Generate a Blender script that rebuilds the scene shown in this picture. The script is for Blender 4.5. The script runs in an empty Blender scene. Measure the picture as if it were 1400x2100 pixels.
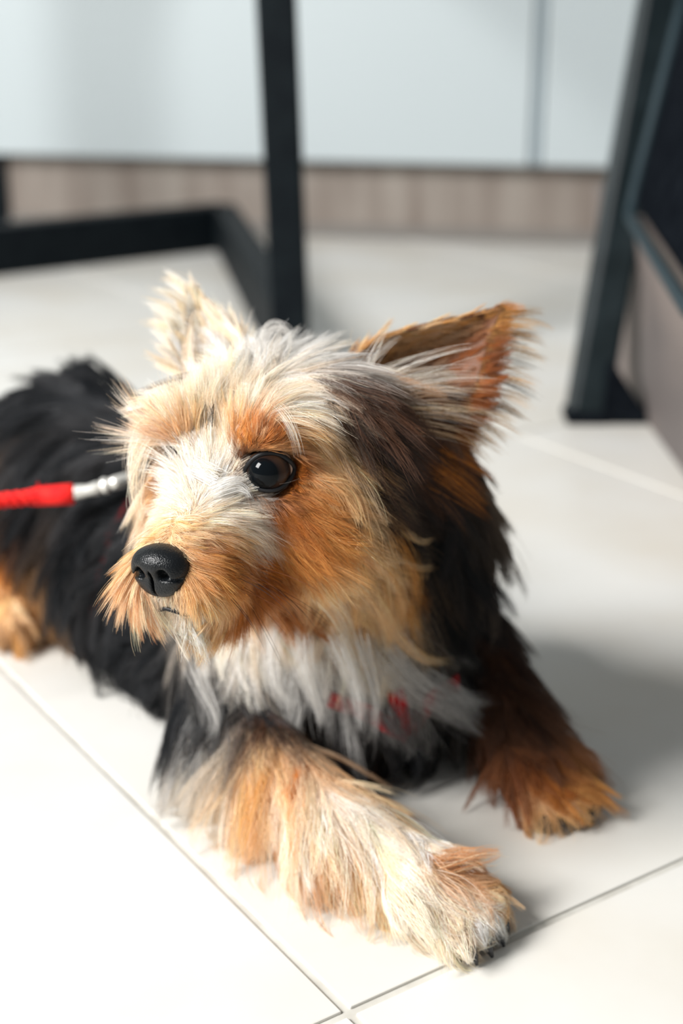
import bpy, bmesh, math, random
import numpy as np
import openvdb
from mathutils import Vector, Matrix
from mathutils.kdtree import KDTree

random.seed(5)
RNG = np.random.default_rng(11)
scene = bpy.context.scene
COL = scene.collection

# ------------------------------------------------------------------ camera
TH = math.radians(20.0)          # pitch below the horizon
CAM_H = 0.40
FPX = 50.0 / 36.0 * 2100.0       # focal length in pixels of the 1400 x 2100 frame
cam_d = bpy.data.cameras.new('camera')
cam = bpy.data.objects.new('camera', cam_d)
COL.objects.link(cam)
cam_d.sensor_fit = 'VERTICAL'
cam_d.sensor_height = 36.0
cam_d.sensor_width = 24.0
cam_d.lens = 50.0
cam_d.clip_start = 0.02
cam_d.clip_end = 50
cam.location = (0, 0, CAM_H)
cam.rotation_euler = (math.radians(90) - TH, 0, 0)
cam_d.dof.use_dof = True
cam_d.dof.focus_distance = 0.580
cam_d.dof.aperture_fstop = 4.8
scene.camera = cam

# ------------------------------------------------------------------ world and light
world = bpy.data.worlds.new('room_light')
scene.world = world
world.use_nodes = True
wbg = world.node_tree.nodes['Background']
wbg.inputs['Color'].default_value = (0.93, 0.98, 1.0, 1)
wbg.inputs['Strength'].default_value = 0.31

def area(name, loc, target, sx, sy, power, color):
    d = bpy.data.lights.new(name, 'AREA')
    d.shape = 'RECTANGLE'
    d.size, d.size_y = sx, sy
    d.energy = power
    d.color = color
    o = bpy.data.objects.new(name, d)
    COL.objects.link(o)
    o.location = loc
    o.rotation_euler = (Vector(target) - Vector(loc)).to_track_quat('-Z', 'Y').to_euler()
    return o

area('window_daylight', (-2.10, -0.40, 1.92), (0.0, 0.75, 0.05), 1.02, 1.22, 218, (1.0, 0.988, 0.97))

scene.view_settings.view_transform = 'Standard'
scene.view_settings.look = 'None'
scene.view_settings.gamma = 1.0
scene.view_settings.use_curve_mapping = False
scene.view_settings.exposure = 0.0
scene.cycles.max_bounces = 5
scene.cycles.diffuse_bounces = 3
scene.cycles.glossy_bounces = 3
scene.cycles.transmission_bounces = 4
scene.cycles.use_adaptive_sampling = True
scene.cycles.adaptive_threshold = 0.05
scene.cycles.caustics_reflective = False
scene.cycles.caustics_refractive = False

# ------------------------------------------------------------------ geometry of the place
FW = np.array([0, math.cos(TH), -math.sin(TH)])
UP = np.array([0, math.sin(TH), math.cos(TH)])
RT = np.array([1.0, 0, 0])
CAMP = np.array([0, 0, CAM_H])

def P(px, py, zc):
    """world point seen at a pixel of the photograph at axial distance zc"""
    return CAMP + zc * (FW + (px - 700) / FPX * RT + (1050 - py) / FPX * UP)

def F(px, py, z=0.0):
    """world point at height z seen at a pixel"""
    d = FW + (px - 700) / FPX * RT + (1050 - py) / FPX * UP
    return CAMP + d * ((z - CAM_H) / d[2])

# ------------------------------------------------------------------ materials
def srgb(r, g, b):
    f = lambda c: (c / 255 / 12.92) if c / 255 <= 0.04045 else ((c / 255 + 0.055) / 1.055) ** 2.4
    return (f(r), f(g), f(b))

def mat(name, color, rough=0.5, spec=0.5, metal=0.0, coat=0.0):
    m = bpy.data.materials.new(name)
    m.use_nodes = True
    b = m.node_tree.nodes['Principled BSDF']
    b.inputs['Base Color'].default_value = (*color, 1)
    b.inputs['Roughness'].default_value = rough
    b.inputs['Specular IOR Level'].default_value = spec
    b.inputs['Metallic'].default_value = metal
    b.inputs['Coat Weight'].default_value = coat
    return m

def noise_color(m, c1, c2, scale, detail=6, rough_bump=0.0, stretch=None, lo=0.35, hi=0.65, bump_scale=None, bump_dist=0.001):
    nt = m.node_tree
    b = nt.nodes['Principled BSDF']
    tc = nt.nodes.new('ShaderNodeTexCoord')
    mp = nt.nodes.new('ShaderNodeMapping')
    nt.links.new(tc.outputs['Object'], mp.inputs['Vector'])
    if stretch:
        mp.inputs['Scale'].default_value = stretch
    n = nt.nodes.new('ShaderNodeTexNoise')
    n.inputs['Scale'].default_value = scale
    n.inputs['Detail'].default_value = detail
    nt.links.new(mp.outputs['Vector'], n.inputs['Vector'])
    r = nt.nodes.new('ShaderNodeValToRGB')
    r.color_ramp.elements[0].position = lo
    r.color_ramp.elements[1].position = hi
    r.color_ramp.elements[0].color = (*c1, 1)
    r.color_ramp.elements[1].color = (*c2, 1)
    nt.links.new(n.outputs['Fac'], r.inputs['Fac'])
    nt.links.new(r.outputs['Color'], b.inputs['Base Color'])
    if rough_bump:
        n2 = nt.nodes.new('ShaderNodeTexNoise')
        n2.inputs['Scale'].default_value = bump_scale or scale * 4
        nt.links.new(mp.outputs['Vector'], n2.inputs['Vector'])
        bp = nt.nodes.new('ShaderNodeBump')
        bp.inputs['Strength'].default_value = rough_bump
        bp.inputs['Distance'].default_value = bump_dist
        nt.links.new(n2.outputs['Fac'], bp.inputs['Height'])
        nt.links.new(bp.outputs['Normal'], b.inputs['Normal'])
    return m

M_TILE = noise_color(mat('tile_ceramic', (.8, .8, .78), 0.38, 0.35), srgb(203, 198, 188), srgb(211, 210, 206), 5.5, 8,
                     rough_bump=0.12, lo=0.3, hi=0.62, bump_scale=60, bump_dist=0.0006)
M_GROUT = noise_color(mat('grout', (.5, .5, .48), 0.9, 0.2), srgb(180, 177, 169), srgb(196, 194, 187), 60)
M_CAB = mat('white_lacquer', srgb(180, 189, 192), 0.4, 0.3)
M_CABGAP = mat('aluminium_strip', srgb(150, 162, 168), 0.5, 0.3)
M_KICK = noise_color(mat('plinth_wood', (.4, .35, .3), 0.4, 0.4), srgb(112, 100, 92), srgb(150, 142, 134), 3.0, 5,
                     stretch=(6, 6, 0.6), lo=0.3, hi=0.7)
M_WALL = mat('plaster', srgb(225, 226, 222), 0.8, 0.3)
M_STEEL = noise_color(mat('black_powder_coat', (.01, .012, .014), 0.6, 0.12), (.002, .004, .006), (.004, .007, .009), 40)
M_LEGPAINT = noise_color(mat('black_chair_paint', (.02, .03, .03), 0.45, 0.25), (.006, .011, .013), (.012, .019, .022), 25)
M_LEATHER = noise_color(mat('black_leather', (.006, .008, .010), 0.55, 0.3), (.004, .005, .007), (.008, .010, .013), 60,
                        rough_bump=0.2, bump_scale=300)
M_LEATHER.node_tree.nodes['Principled BSDF'].inputs['Specular IOR Level'].default_value = 0.0
M_PIPING = mat('grey_piping', srgb(34, 48, 54), 0.6, 0.2)
M_NAIL = mat('black_nail', (.012, .012, .014), 0.25, 0.5)

# ------------------------------------------------------------------ mesh helpers
def link_mesh(name, me, material=None, parent=None, smooth=False):
    o = bpy.data.objects.new(name, me)
    COL.objects.link(o)
    if material:
        me.materials.append(material)
    if smooth:
        for p in me.polygons:
            p.use_smooth = True
    if parent is not None:
        o.parent = parent
        o.location = -Vector(world_loc(parent))
    return o

def world_loc(o):
    v = Vector(o.location)
    while o.parent is not None:
        o = o.parent
        v += Vector(o.location)
    return v

def from_bm(name, bm, material=None, parent=None, smooth=False):
    me = bpy.data.meshes.new(name)
    bm.normal_update()
    bm.to_mesh(me)
    bm.free()
    return link_mesh(name, me, material, parent, smooth)

def empty(name, loc, label, cat, group=None):
    o = bpy.data.objects.new(name, None)
    COL.objects.link(o)
    o.location = loc
    o.empty_display_size = 0.05
    o['label'] = label
    o['category'] = cat
    if group:
        o['group'] = group
    return o

def box_bm(lo, hi, bevel=0.0, seg=2, M=None):
    bm = bmesh.new()
    bmesh.ops.create_cube(bm, size=1)
    lo, hi = Vector(lo), Vector(hi)
    for v in bm.verts:
        v.co = Vector([lo[k] + (v.co[k] + .5) * (hi[k] - lo[k]) for k in range(3)])
    if bevel:
        bmesh.ops.bevel(bm, geom=bm.edges[:], offset=bevel, segments=seg, affect='EDGES', profile=0.5)
    if M is not None:
        bmesh.ops.transform(bm, matrix=M, verts=bm.verts)
    return bm

def bar_bm(a, b, w, d, bevel=0.002, twist_ref=(0, 0, 1)):
    """square bar from a to b: w across, d along the reference direction"""
    a, b = Vector(a), Vector(b)
    z = (b - a).normalized()
    x = z.cross(Vector(twist_ref))
    if x.length < 1e-4:
        x = Vector((1, 0, 0))
    x.normalize()
    y = z.cross(x)
    L = (b - a).length
    M = Matrix.Translation(a) @ Matrix((x, y, z)).transposed().to_4x4()
    return box_bm((-w / 2, -d / 2, 0), (w / 2, d / 2, L), bevel, 2, M)

def tube_mesh(pts, radii, seg=10, cap=True):
    pts = [Vector(p) for p in pts]
    n = len(pts)
    if not hasattr(radii, '__len__'):
        radii = [radii] * n
    V, Fc = [], []
    up = Vector((0, 0, 1))
    prev = None
    for i, p in enumerate(pts):
        t = (pts[min(i + 1, n - 1)] - pts[max(i - 1, 0)]).normalized()
        x = prev - t * prev.dot(t) if prev is not None else t.cross(up)
        if x.length < 1e-5:
            x = t.cross(Vector((1, 0, 0)))
        x.normalize()
        prev = x.copy()
        y = t.cross(x)
        for k in range(seg):
            a = 2 * math.pi * k / seg
            V.append(p + (x * math.cos(a) + y * math.sin(a)) * radii[i])
    for i in range(n - 1):
        for k in range(seg):
            k2 = (k + 1) % seg
            Fc.append((i * seg + k, i * seg + k2, (i + 1) * seg + k2, (i + 1) * seg + k))
    if cap:
        Fc.append(tuple(range(seg - 1, -1, -1)))
        Fc.append(tuple((n - 1) * seg + k for k in range(seg)))
    return [tuple(v) for v in V], Fc

def tube(name, pts, radii, material, parent=None, seg=10):
    V, Fc = tube_mesh(pts, radii, seg)
    me = bpy.data.meshes.new(name)
    me.from_pydata(V, [], Fc)
    return link_mesh(name, me, material, parent, True)

def np_mesh(name, V, quads, tris, material=None, parent=None, smooth=True):
    me = bpy.data.meshes.new(name)
    faces = [tuple(int(i) for i in q) for q in quads] + [tuple(int(i) for i in t) for t in tris]
    me.from_pydata([tuple(map(float, v)) for v in V], [], faces)
    return link_mesh(name, me, material, parent, smooth)

# ================================================================== THE ROOM
# floor: joints below, ceramic tiles standing a little proud, each its own piece
GA = np.array([0.5578, -0.8300])      # joint direction running to lower right in the photo
GB = np.array([0.8300, 0.5578])
G0 = F(715, 2075)[:2]
TS, GW = 0.60, 0.0042
floor = from_bm('floor', box_bm((-3.2, -1.6, -0.05), (3.2, 3.4, -0.0014)), M_GROUT)
floor['kind'] = 'structure'
floor['label'] = 'pale cream tiled kitchen floor with thin grey joints'
tile_bm = box_bm((GW / 2, GW / 2, -0.010), (TS - GW / 2, TS - GW / 2, 0.0), 0.0007, 2)
tile_me = bpy.data.meshes.new('tile')
tile_bm.to_mesh(tile_me)
tile_bm.free()
tile_me.materials.append(M_TILE)
ang = math.atan2(GB[1], GB[0])
for i in range(-6, 7):
    for j in range(-6, 7):
        c = G0 + GB * (i * TS) - GA * (j * TS)
        mid = c + GB * TS / 2 - GA * TS / 2
        if not (-1.9 < mid[0] < 1.9 and -0.5 < mid[1] < 2.9):
            continue
        t = bpy.data.objects.new('tile', tile_me)
        COL.objects.link(t)
        t.parent = floor
        t.location = (c[0], c[1], 0)
        t.rotation_euler = (0, 0, ang)

# cabinet run along the back: slightly turned to the camera
KA = F(640, 484); KB = F(1200, 502)
kd = (KB - KA) / np.linalg.norm(KB - KA)
kang = math.atan2(kd[1], kd[0])
kn = np.array([-kd[1], kd[0], 0])       # pointing away from the camera
KM = Matrix.Translation(Vector(KA)) @ Matrix.Rotation(kang, 4, 'Z')   # local x along the run, y into the wall

def ray_run(px, py, off):
    """local (x, z) on the vertical plane 'off' metres in front of the plinth"""
    d = FW + (px - 700) / FPX * RT + (1050 - py) / FPX * UP
    q = KA - kn * off
    t = ((q - CAMP) @ kn) / (d @ kn)
    p = CAMP + d * t
    return (p - KA) @ kd, p[2]

DO = 0.045                                # doors stand this far in front of the plinth
zb = 0.5 * (ray_run(300, 318, DO)[1] + ray_run(1000, 343, DO)[1])
x1, _ = ray_run(1092, 200, DO)
x2, _ = ray_run(1113, 200, DO)
xl, _ = ray_run(18, 390, 0)
wall = from_bm('wall_back', box_bm((-3.0, 0.62, 0), (3.2, 0.72, 2.6), 0, 2, KM), M_WALL)
wall['kind'] = 'structure'
plinth = from_bm('baseboard_back', box_bm((xl, 0, 0.0), (2.4, 0.02, zb + 0.03), 0, 2, KM), M_KICK)
plinth['kind'] = 'structure'
shade_strip = from_bm('plinth_shade_strip', box_bm((xl, -0.006, 0.0), (2.4, 0.0, 0.022), 0.002, 2, KM), mat('plinth_shade', srgb(120, 116, 112), 0.6, 0.2), plinth)  # shadow line along the floor, put in as a darker grey strip

def cabinet(lo, hi, label):
    c = KM @ Vector(((lo + hi) / 2, 0.3, zb))
    r = empty('base_cabinet', c, label, 'cabinet', 'white kitchen base cabinets')
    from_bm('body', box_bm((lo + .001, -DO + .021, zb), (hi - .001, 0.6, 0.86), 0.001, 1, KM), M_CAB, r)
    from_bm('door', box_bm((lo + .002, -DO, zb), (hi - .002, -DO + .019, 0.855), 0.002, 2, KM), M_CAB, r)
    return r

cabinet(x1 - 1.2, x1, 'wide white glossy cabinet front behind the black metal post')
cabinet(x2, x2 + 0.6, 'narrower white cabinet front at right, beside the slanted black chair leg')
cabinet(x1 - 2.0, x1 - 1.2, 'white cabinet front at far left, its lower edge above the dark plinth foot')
st = from_bm('filler_strip', box_bm((x1 + .001, -DO + .006, zb), (x2 - .001, 0.6, 0.86), 0.001, 1, KM), M_CABGAP)
st['label'] = 'narrow grey vertical filler strip between the two white cabinet fronts'
st['category'] = 'cabinet strip'
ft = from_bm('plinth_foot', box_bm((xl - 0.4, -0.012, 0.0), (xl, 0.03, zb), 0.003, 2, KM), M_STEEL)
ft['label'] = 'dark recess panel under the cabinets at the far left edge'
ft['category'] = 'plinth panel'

# ------------------------------------------------------------------ black metal table frame at left
tb = F(600, 765)
corner = F(462, 508)
left_end = F(-330, 600)
root = empty('table_frame', tb, 'black square-tube metal table frame with floor rails and tall post behind the dog', 'table frame')
HR = 0.074
def flat(p, z): return (p[0], p[1], z)
top_t = P(574, 0, 1.60)
from_bm('post', bar_bm((tb[0], tb[1], 0.0), (tb[0] - .023, tb[1] - .0, 0.74), 0.0410, 0.0410, 0.003, (0, 1, 0)), M_STEEL, root)
c2 = corner
from_bm('floor_rail', bar_bm(flat(tb, HR / 2), flat(c2, HR / 2), 0.038, HR, 0.003), M_STEEL, root)
from_bm('floor_rail', bar_bm(flat(c2, HR / 2), flat(left_end, HR / 2), 0.045, HR, 0.003), M_STEEL, root)
from_bm('post', bar_bm((left_end[0], left_end[1], 0), (left_end[0], left_end[1], 0.74), 0.0375, 0.0375, 0.003, (0, 1, 0)), M_STEEL, root)
from_bm('top_rail', bar_bm(flat(tb, 0.72), flat(c2, 0.72), 0.0375, 0.0375, 0.003), M_STEEL, root)
from_bm('top_rail', bar_bm(flat(c2, 0.72), flat(left_end, 0.72), 0.0375, 0.0375, 0.003), M_STEEL, root)

# ------------------------------------------------------------------ black chair at right
foot = F(1199, 862)
ctop = P(1352, 0, 1.40)
lean = (ctop - foot) / (ctop[2] - foot[2])
cr = empty('chair', foot, 'black chair with slanted leg and dark upholstered side at the right edge', 'chair')
DX, DYC = 0.46, -0.50                     # chair footprint, towards right and towards the camera
def leg_pt(sx, sy, z):
    l = lean.copy()
    if sx: l[0] = -lean[0]
    if sy: l[1] = -lean[1]
    base = foot + np.array([DX * sx + 0.10 * sx + 0.10 * sy * (1 - 2 * sx), DYC * sy, 0])
    return base + l * z
for sx in (0, 1):
    for sy in (0, 1):
        lg = from_bm('leg', bar_bm(leg_pt(sx, sy, 0.004), leg_pt(sx, sy, 0.45), 0.040, 0.036, 0.006, (0, 1, 0)), M_LEGPAINT, cr)
        s = -1 if sx else 1
        a = leg_pt(sx, sy, 0.0)
        # triangular foot bracket beside each leg
        bm = bmesh.new()
        prof = [(0.014, 0.0), (0.060, 0.0), (0.057, 0.012), (0.044, 0.030), (0.024, 0.060), (0.018, 0.060)]
        vs = []
        for dy in (-0.016, 0.016):
            vs.append([bm.verts.new((a[0] + s * px, a[1] + dy, pz + 0.0005)) for px, pz in prof])
        n = len(prof)
        bm.faces.new(vs[0]); bm.faces.new(vs[1][::-1])
        for k in range(n):
            bm.faces.new((vs[0][k], vs[1][k], vs[1][(k + 1) % n], vs[0][(k + 1) % n]))
        bmesh.ops.recalc_face_normals(bm, faces=bm.faces[:])
        from_bm('foot_bracket', bm, M_LEATHER, cr)
        from_bm('foot_cap', box_bm((a[0] - .021, a[1] - .019, 0.0), (a[0] + .021, a[1] + .019, 0.012), 0.003, 2), M_LEATHER, cr)

# upholstered bucket: tapered box whose left side shows, with a piped edge
zs0, zs1 = 0.20, 0.46
cA = F(1292, 442, zs0)                    # far lower corner in view
cB = F(1400, 612, zs0)
edge = (cB - cA) / np.linalg.norm(cB - cA)
Lc = 0.47
wv = np.array([-edge[1], edge[0], 0]) * (1 if -edge[1] > 0 else -1)
tl = P(1367, 0, 1.375) - cA
tl = tl / tl[2]
low = [cA, cA + edge * Lc, cA + edge * Lc + wv * 0.36, cA + wv * 0.36]
mid_ = sum(low) / 4
upp = []
for k, p in enumerate(low):
    o_ = np.array([tl[0] if k in (0, 1) else -tl[0], 0, 1.0]) * (zs1 - zs0)
    upp.append(p + o_)
bm = bmesh.new()
va = [bm.verts.new(p) for p in low]
vb = [bm.verts.new(p) for p in upp]
bm.faces.new(va[::-1]); bm.faces.new(vb)
for k in range(4):
    bm.faces.new((va[k], va[(k + 1) % 4], vb[(k + 1) % 4], vb[k]))
bmesh.ops.recalc_face_normals(bm, faces=bm.faces[:])
bmesh.ops.bevel(bm, geom=bm.edges[:], offset=0.022, segments=5, affect='EDGES', profile=0.5)
from_bm('seat_bucket', bm, M_LEATHER, cr, True)
def round_corner(a, c, b, r=0.03, n=6):
    a, c, b = Vector(a), Vector(c), Vector(b)
    u = (a - c).normalized(); v = (b - c).normalized()
    out = []
    for k in range(n + 1):
        t = k / n
        out.append(c + u * r * (1 - t) ** 2 + v * r * t ** 2)
    return out
offp = -Vector(wv) * 0.0015
pts = [Vector(upp[0])] + round_corner(upp[0], low[0], low[1]) + round_corner(low[0], low[1], upp[1]) + [Vector(upp[1])]
tube('piping', [p + offp for p in pts], 0.0055, M_PIPING, cr, 10)
# plain side board under the bucket, down to the floor
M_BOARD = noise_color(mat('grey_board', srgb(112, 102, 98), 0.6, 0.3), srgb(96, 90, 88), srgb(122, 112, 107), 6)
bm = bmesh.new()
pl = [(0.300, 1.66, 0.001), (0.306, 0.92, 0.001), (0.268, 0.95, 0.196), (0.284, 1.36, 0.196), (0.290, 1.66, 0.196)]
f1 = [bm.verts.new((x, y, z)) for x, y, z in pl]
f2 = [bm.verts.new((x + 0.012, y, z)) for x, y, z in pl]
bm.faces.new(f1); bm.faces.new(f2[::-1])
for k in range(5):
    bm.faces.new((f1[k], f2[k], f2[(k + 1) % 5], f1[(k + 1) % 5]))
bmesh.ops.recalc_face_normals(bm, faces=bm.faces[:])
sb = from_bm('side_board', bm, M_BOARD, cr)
sb['label'] = 'brownish-grey side board'
# seat cushion and back, above the frame of the photograph
sc_ = [Vector(p) for p in upp]
cmid = sum(sc_, Vector()) / 4
bm = box_bm((cmid.x - .21, cmid.y - .25, zs1 - .005), (cmid.x + .21, cmid.y + .25, zs1 + .05), 0.02, 4)
from_bm('seat', bm, M_LEATHER, cr, True)
bm = box_bm((cmid.x + .16, cmid.y - .23, zs1 + .03), (cmid.x + .21, cmid.y + .23, 0.88), 0.02, 4)
from_bm('backrest', bm, M_LEATHER, cr, True)

#DOG_START
# ================================================================== THE DOG
# body frame: s forward along the spine, t to the dog's left, z up (millimetres)
BO = np.array([-0.027, 0.749, 0.0])
BS = np.array([0.618, -0.786, 0.0])
BT = np.array([0.786, 0.618, 0.0])
def B(s, t, z):
    return BO + (BS * s + BT * t) / 1000.0 + np.array([0, 0, z / 1000.0])

# head frame: x to the dog's right, y to the nose, z up, origin between the eyes
def rot(yaw, pitch, roll):
    return np.array((Matrix.Rotation(yaw, 3, 'Z') @ Matrix.Rotation(pitch, 3, 'X') @ Matrix.Rotation(roll, 3, 'Y')))
HR_ = rot(math.radians(150), math.radians(2), math.radians(5))
HO = P(450, 954, 0.612)
def Hd(x, y, z):
    return HO + HR_ @ (np.array([x, y, z]) / 1000.0)
def to_head(p):
    return (np.asarray(p) - HO) @ HR_ * 1000.0

PR = []      # primitives: (kind, data, blend)
def cone(a, ra, b, rb, k=0.012): PR.append(('c', np.asarray(a), ra / 1000, np.asarray(b), rb / 1000, k))
def ell(c, r, axes, k=0.012): PR.append(('e', np.asarray(c), np.asarray(r) / 1000, np.asarray(axes), k))
AXB = np.stack([BS, BT, np.array([0, 0, 1.0])])
AXH = HR_.T
# trunk
cone(B(20, 0, 74), 60, B(-130, 0, 76), 62, .03)
cone(B(-130, 0, 76), 62, B(-265, 0, 78), 62, .03)
cone(B(-265, 0, 78), 62, B(-305, 0, 82), 48, .03)
for s_ in (-1, 1):
    cone(B(10, s_ * 34, 42), 42, B(-190, s_ * 34, 44), 43, .03)
cone(B(-300, 25, 112), 22, B(-312, 36, 134), 12, .02)
ell(B(55, 0, 84), (48, 50, 58), AXB, .03)
ell(B(66, 4, 44), (50, 46, 42), AXB, .025)
# neck
cone(B(45, 0, 105), 54, Hd(-4, -52, -14), 40, .035)
# head
ell(Hd(0, -44, -2), (41, 46, 36), AXH, .012)
cone(Hd(-26, -52, 4), 26, P(812, 850, .682), 17, .018)
cone(P(838, 905, .694), 21, P(880, 1085, .755), 34, .03)
cone(Hd(22, -50, 6), 24, P(448, 772, .692), 13, .018)
cone(Hd(0, -8, -17), 24, Hd(0, 33, -35), 16, .014)
for sx in (-1, 1):
    ell(Hd(sx * 21, -9, 15), (15, 15, 10), AXH, .010)
    ell(Hd(sx * 29, -28, -24), (22, 28, 27), AXH, .014)
    ell(Hd(sx * 11, 31, -41), (11, 17, 12), AXH, .008)
cone(Hd(0, -20, -44), 20, Hd(0, 30, -58), 9.0, .012)
# forelegs
def foreleg(sh, el, wr, pw, tip):
    cone(B(*sh), 38, B(*el), 27, .022)
    cone(B(*el), 26, B(*wr), 19, .012)
    cone(B(*wr), 19, B(*pw), 17.5, .01)
    d = (B(*tip) - B(*pw)); L = np.linalg.norm(d); d /= L
    n = np.array([-d[1], d[0], 0])
    for o in (-14, -5, 5, 14):
        q = B(*tip) + n * o / 1000 - d * abs(o) * .0003
        cone(B(*pw) + n * o * .0009, 13, q, 9.0, .004)
    return d, n
NEAR = [(30, -48, 84), (46, -78, 34), (150, -84, 26), (198, -72, 20), (226, -65, 11)]
FAR = [(30, 60, 84), (52, 84, 36), (122, 58, 26), (152, 46, 20), (180, 37, 11)]
nd, nn = foreleg(*NEAR)
fd, fn = foreleg(*FAR)
# hind leg and hind foot on the near side
ell(B(-238, -52, 58), (58, 28, 50), AXB, .02)
cone(B(-230, -78, 17), 15, B(-185, -88, 13), 12, .012)
ell(B(-238, 52, 58), (58, 28, 50), AXB, .02)

def sdf(X):
    """signed distance (smooth union) for points X (n,3)"""
    X = X.astype(np.float32)
    d = None
    for p in PR:
        if p[0] == 'c':
            _, a, ra, b, rb, k = p
            a = a.astype(np.float32); ba = (b - a).astype(np.float32)
            q = X - a
            h = np.clip((q @ ba) / np.float32(ba @ ba), 0, 1)
            q -= h[:, None] * ba
            di = np.sqrt(np.einsum('ij,ij->i', q, q)) - np.float32(ra) - h * np.float32(rb - ra)
        else:
            _, c, r, ax, k = p
            q = (X - c.astype(np.float32)) @ ax.T.astype(np.float32)
            k0 = np.sqrt(np.einsum('ij,ij->i', q / r.astype(np.float32), q / r.astype(np.float32)))
            r2 = (r * r).astype(np.float32)
            k1 = np.sqrt(np.einsum('ij,ij->i', q / r2, q / r2)) + 1e-9
            di = k0 * (k0 - 1) / k1
        if d is None:
            d = di
        else:
            k = np.float32(k)
            h = np.maximum(k - np.abs(d - di), 0) / k
            d = np.minimum(d, di) - h * h * k * 0.25
    # eye sockets cut in
    for sx in (-1, 1):
        e = Hd(*EYE_POS[sx]).astype(np.float32)
        q = X - e
        d = np.maximum(d, np.float32(EYE_R + .0012) - np.sqrt(np.einsum('ij,ij->i', q, q)))
    return d

EYE_POS = {1: (22.0, -6.5, -1.0), -1: (-23.5, -3.0, -1.0)}      # eye centres in the head frame
EYE_R = 0.0105

VX = 0.003
LO = np.array([-0.36, 0.46, -0.012]); HI = np.array([0.19, 1.14, 0.30])
NXYZ = np.ceil((HI - LO) / VX).astype(int)
gx, gy, gz = [LO[k] + VX * np.arange(NXYZ[k]) for k in range(3)]
SD = np.empty(NXYZ, np.float32)
for i0 in range(0, NXYZ[0], 24):
    xs = gx[i0:i0 + 24]
    X = np.stack(np.meshgrid(xs, gy, gz, indexing='ij'), -1).reshape(-1, 3)
    SD[i0:i0 + 24] = sdf(X).reshape(len(xs), NXYZ[1], NXYZ[2])
# flatten against the floor
SD = np.maximum(SD, (0.001 - gz)[None, None, :].astype(np.float32))
GR = np.stack(np.gradient(SD, VX), -1)

def tri(field, X):
    q = (X - LO) / VX
    q = np.clip(q, 0, np.array(NXYZ) - 1.001)
    i = q.astype(int); f = q - i
    out = 0
    for a in (0, 1):
        for b in (0, 1):
            for c in (0, 1):
                w = (f[:, 0] if a else 1 - f[:, 0]) * (f[:, 1] if b else 1 - f[:, 1]) * (f[:, 2] if c else 1 - f[:, 2])
                v = field[i[:, 0] + a, i[:, 1] + b, i[:, 2] + c]
                out = out + (w[:, None] * v if v.ndim > 1 else w * v)
    return out

def normal_at(X):
    g = tri(GR, X)
    return g / (np.linalg.norm(g, axis=1, keepdims=True) + 1e-9)

def vdb_mesh(field, lo, vx, iso=0.0):
    g = openvdb.FloatGrid(background=float(vx * 3))
    g.copyFromArray(np.ascontiguousarray(field.astype(np.float32)))
    g.transform = openvdb.createLinearTransform(voxelSize=vx)
    V, T, Q = g.convertToPolygons(isovalue=iso, adaptivity=0.0)
    return np.asarray(V) + lo, np.asarray(T).reshape(-1, 3)[:, ::-1], np.asarray(Q).reshape(-1, 4)[:, ::-1]

def cast(px, py, far=1.25):
    """first surface point of the body along the ray of a pixel, or None"""
    d = FW + (px - 700) / FPX * RT + (1050 - py) / FPX * UP
    d = d / np.linalg.norm(d)
    t = np.arange(0.42, far, 0.0015)
    X = CAMP + t[:, None] * d
    ok = np.all((X > LO + VX) & (X < HI - VX), axis=1)
    s = np.where(ok, tri(SD, X), 1.0)
    i = np.argmax(s < 0)
    if s[i] >= 0:
        i = np.argmin(s)                 # grazing: nearest approach, dropped onto the skin
        if s[i] > 0.03:
            return None
        x = X[i]
        for _ in range(4):
            x = x - normal_at(x[None])[0] * tri(SD, x[None])[0]
        return x
    return X[i]

dog = empty('dog', (float(BO[0]), float(BO[1]), 0.0), 'small tan, white and black long-haired terrier lying on the tiles, head turned', 'dog')
M_SKIN = mat('dog_skin', (.2, .15, .12), 0.7, 0.2)
bV, bT, bQ = vdb_mesh(SD, LO, VX)
body = np_mesh('body', bV, bQ, bT, M_SKIN, dog)
# ------------------------------------------------------------------ eyes
def eye_mat():
    m = bpy.data.materials.new('eye_ball')
    m.use_nodes = True
    nt = m.node_tree
    b = nt.nodes['Principled BSDF']
    tc = nt.nodes.new('ShaderNodeTexCoord')
    sep = nt.nodes.new('ShaderNodeSeparateXYZ')
    nt.links.new(tc.outputs['Generated'], sep.inputs[0])
    r = nt.nodes.new('ShaderNodeValToRGB')
    el = r.color_ramp.elements
    el[0].position = 0.0; el[0].color = (.55, .45, .38, 1)
    el[1].position = 1.0; el[1].color = (.002, .003, .004, 1)
    for pos, c in ((.55, (.50, .38, .30)), (.60, (.02, .012, .010)), (.66, (.012, .008, .007)), (.74, (.045, .022, .012)), (.84, (.02, .012, .010)), (.875, (.002, .003, .004))):
        e = el.new(pos); e.color = (*c, 1)
    nt.links.new(sep.outputs['Z'], r.inputs['Fac'])
    nt.links.new(r.outputs['Color'], b.inputs['Base Color'])
    b.inputs['Roughness'].default_value = 0.03
    b.inputs['Specular IOR Level'].default_value = 0.14
    return m
M_EYE = eye_mat()
M_LID = mat('eyelid_skin', (.006, .006, .007), 0.5, 0.25)

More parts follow.
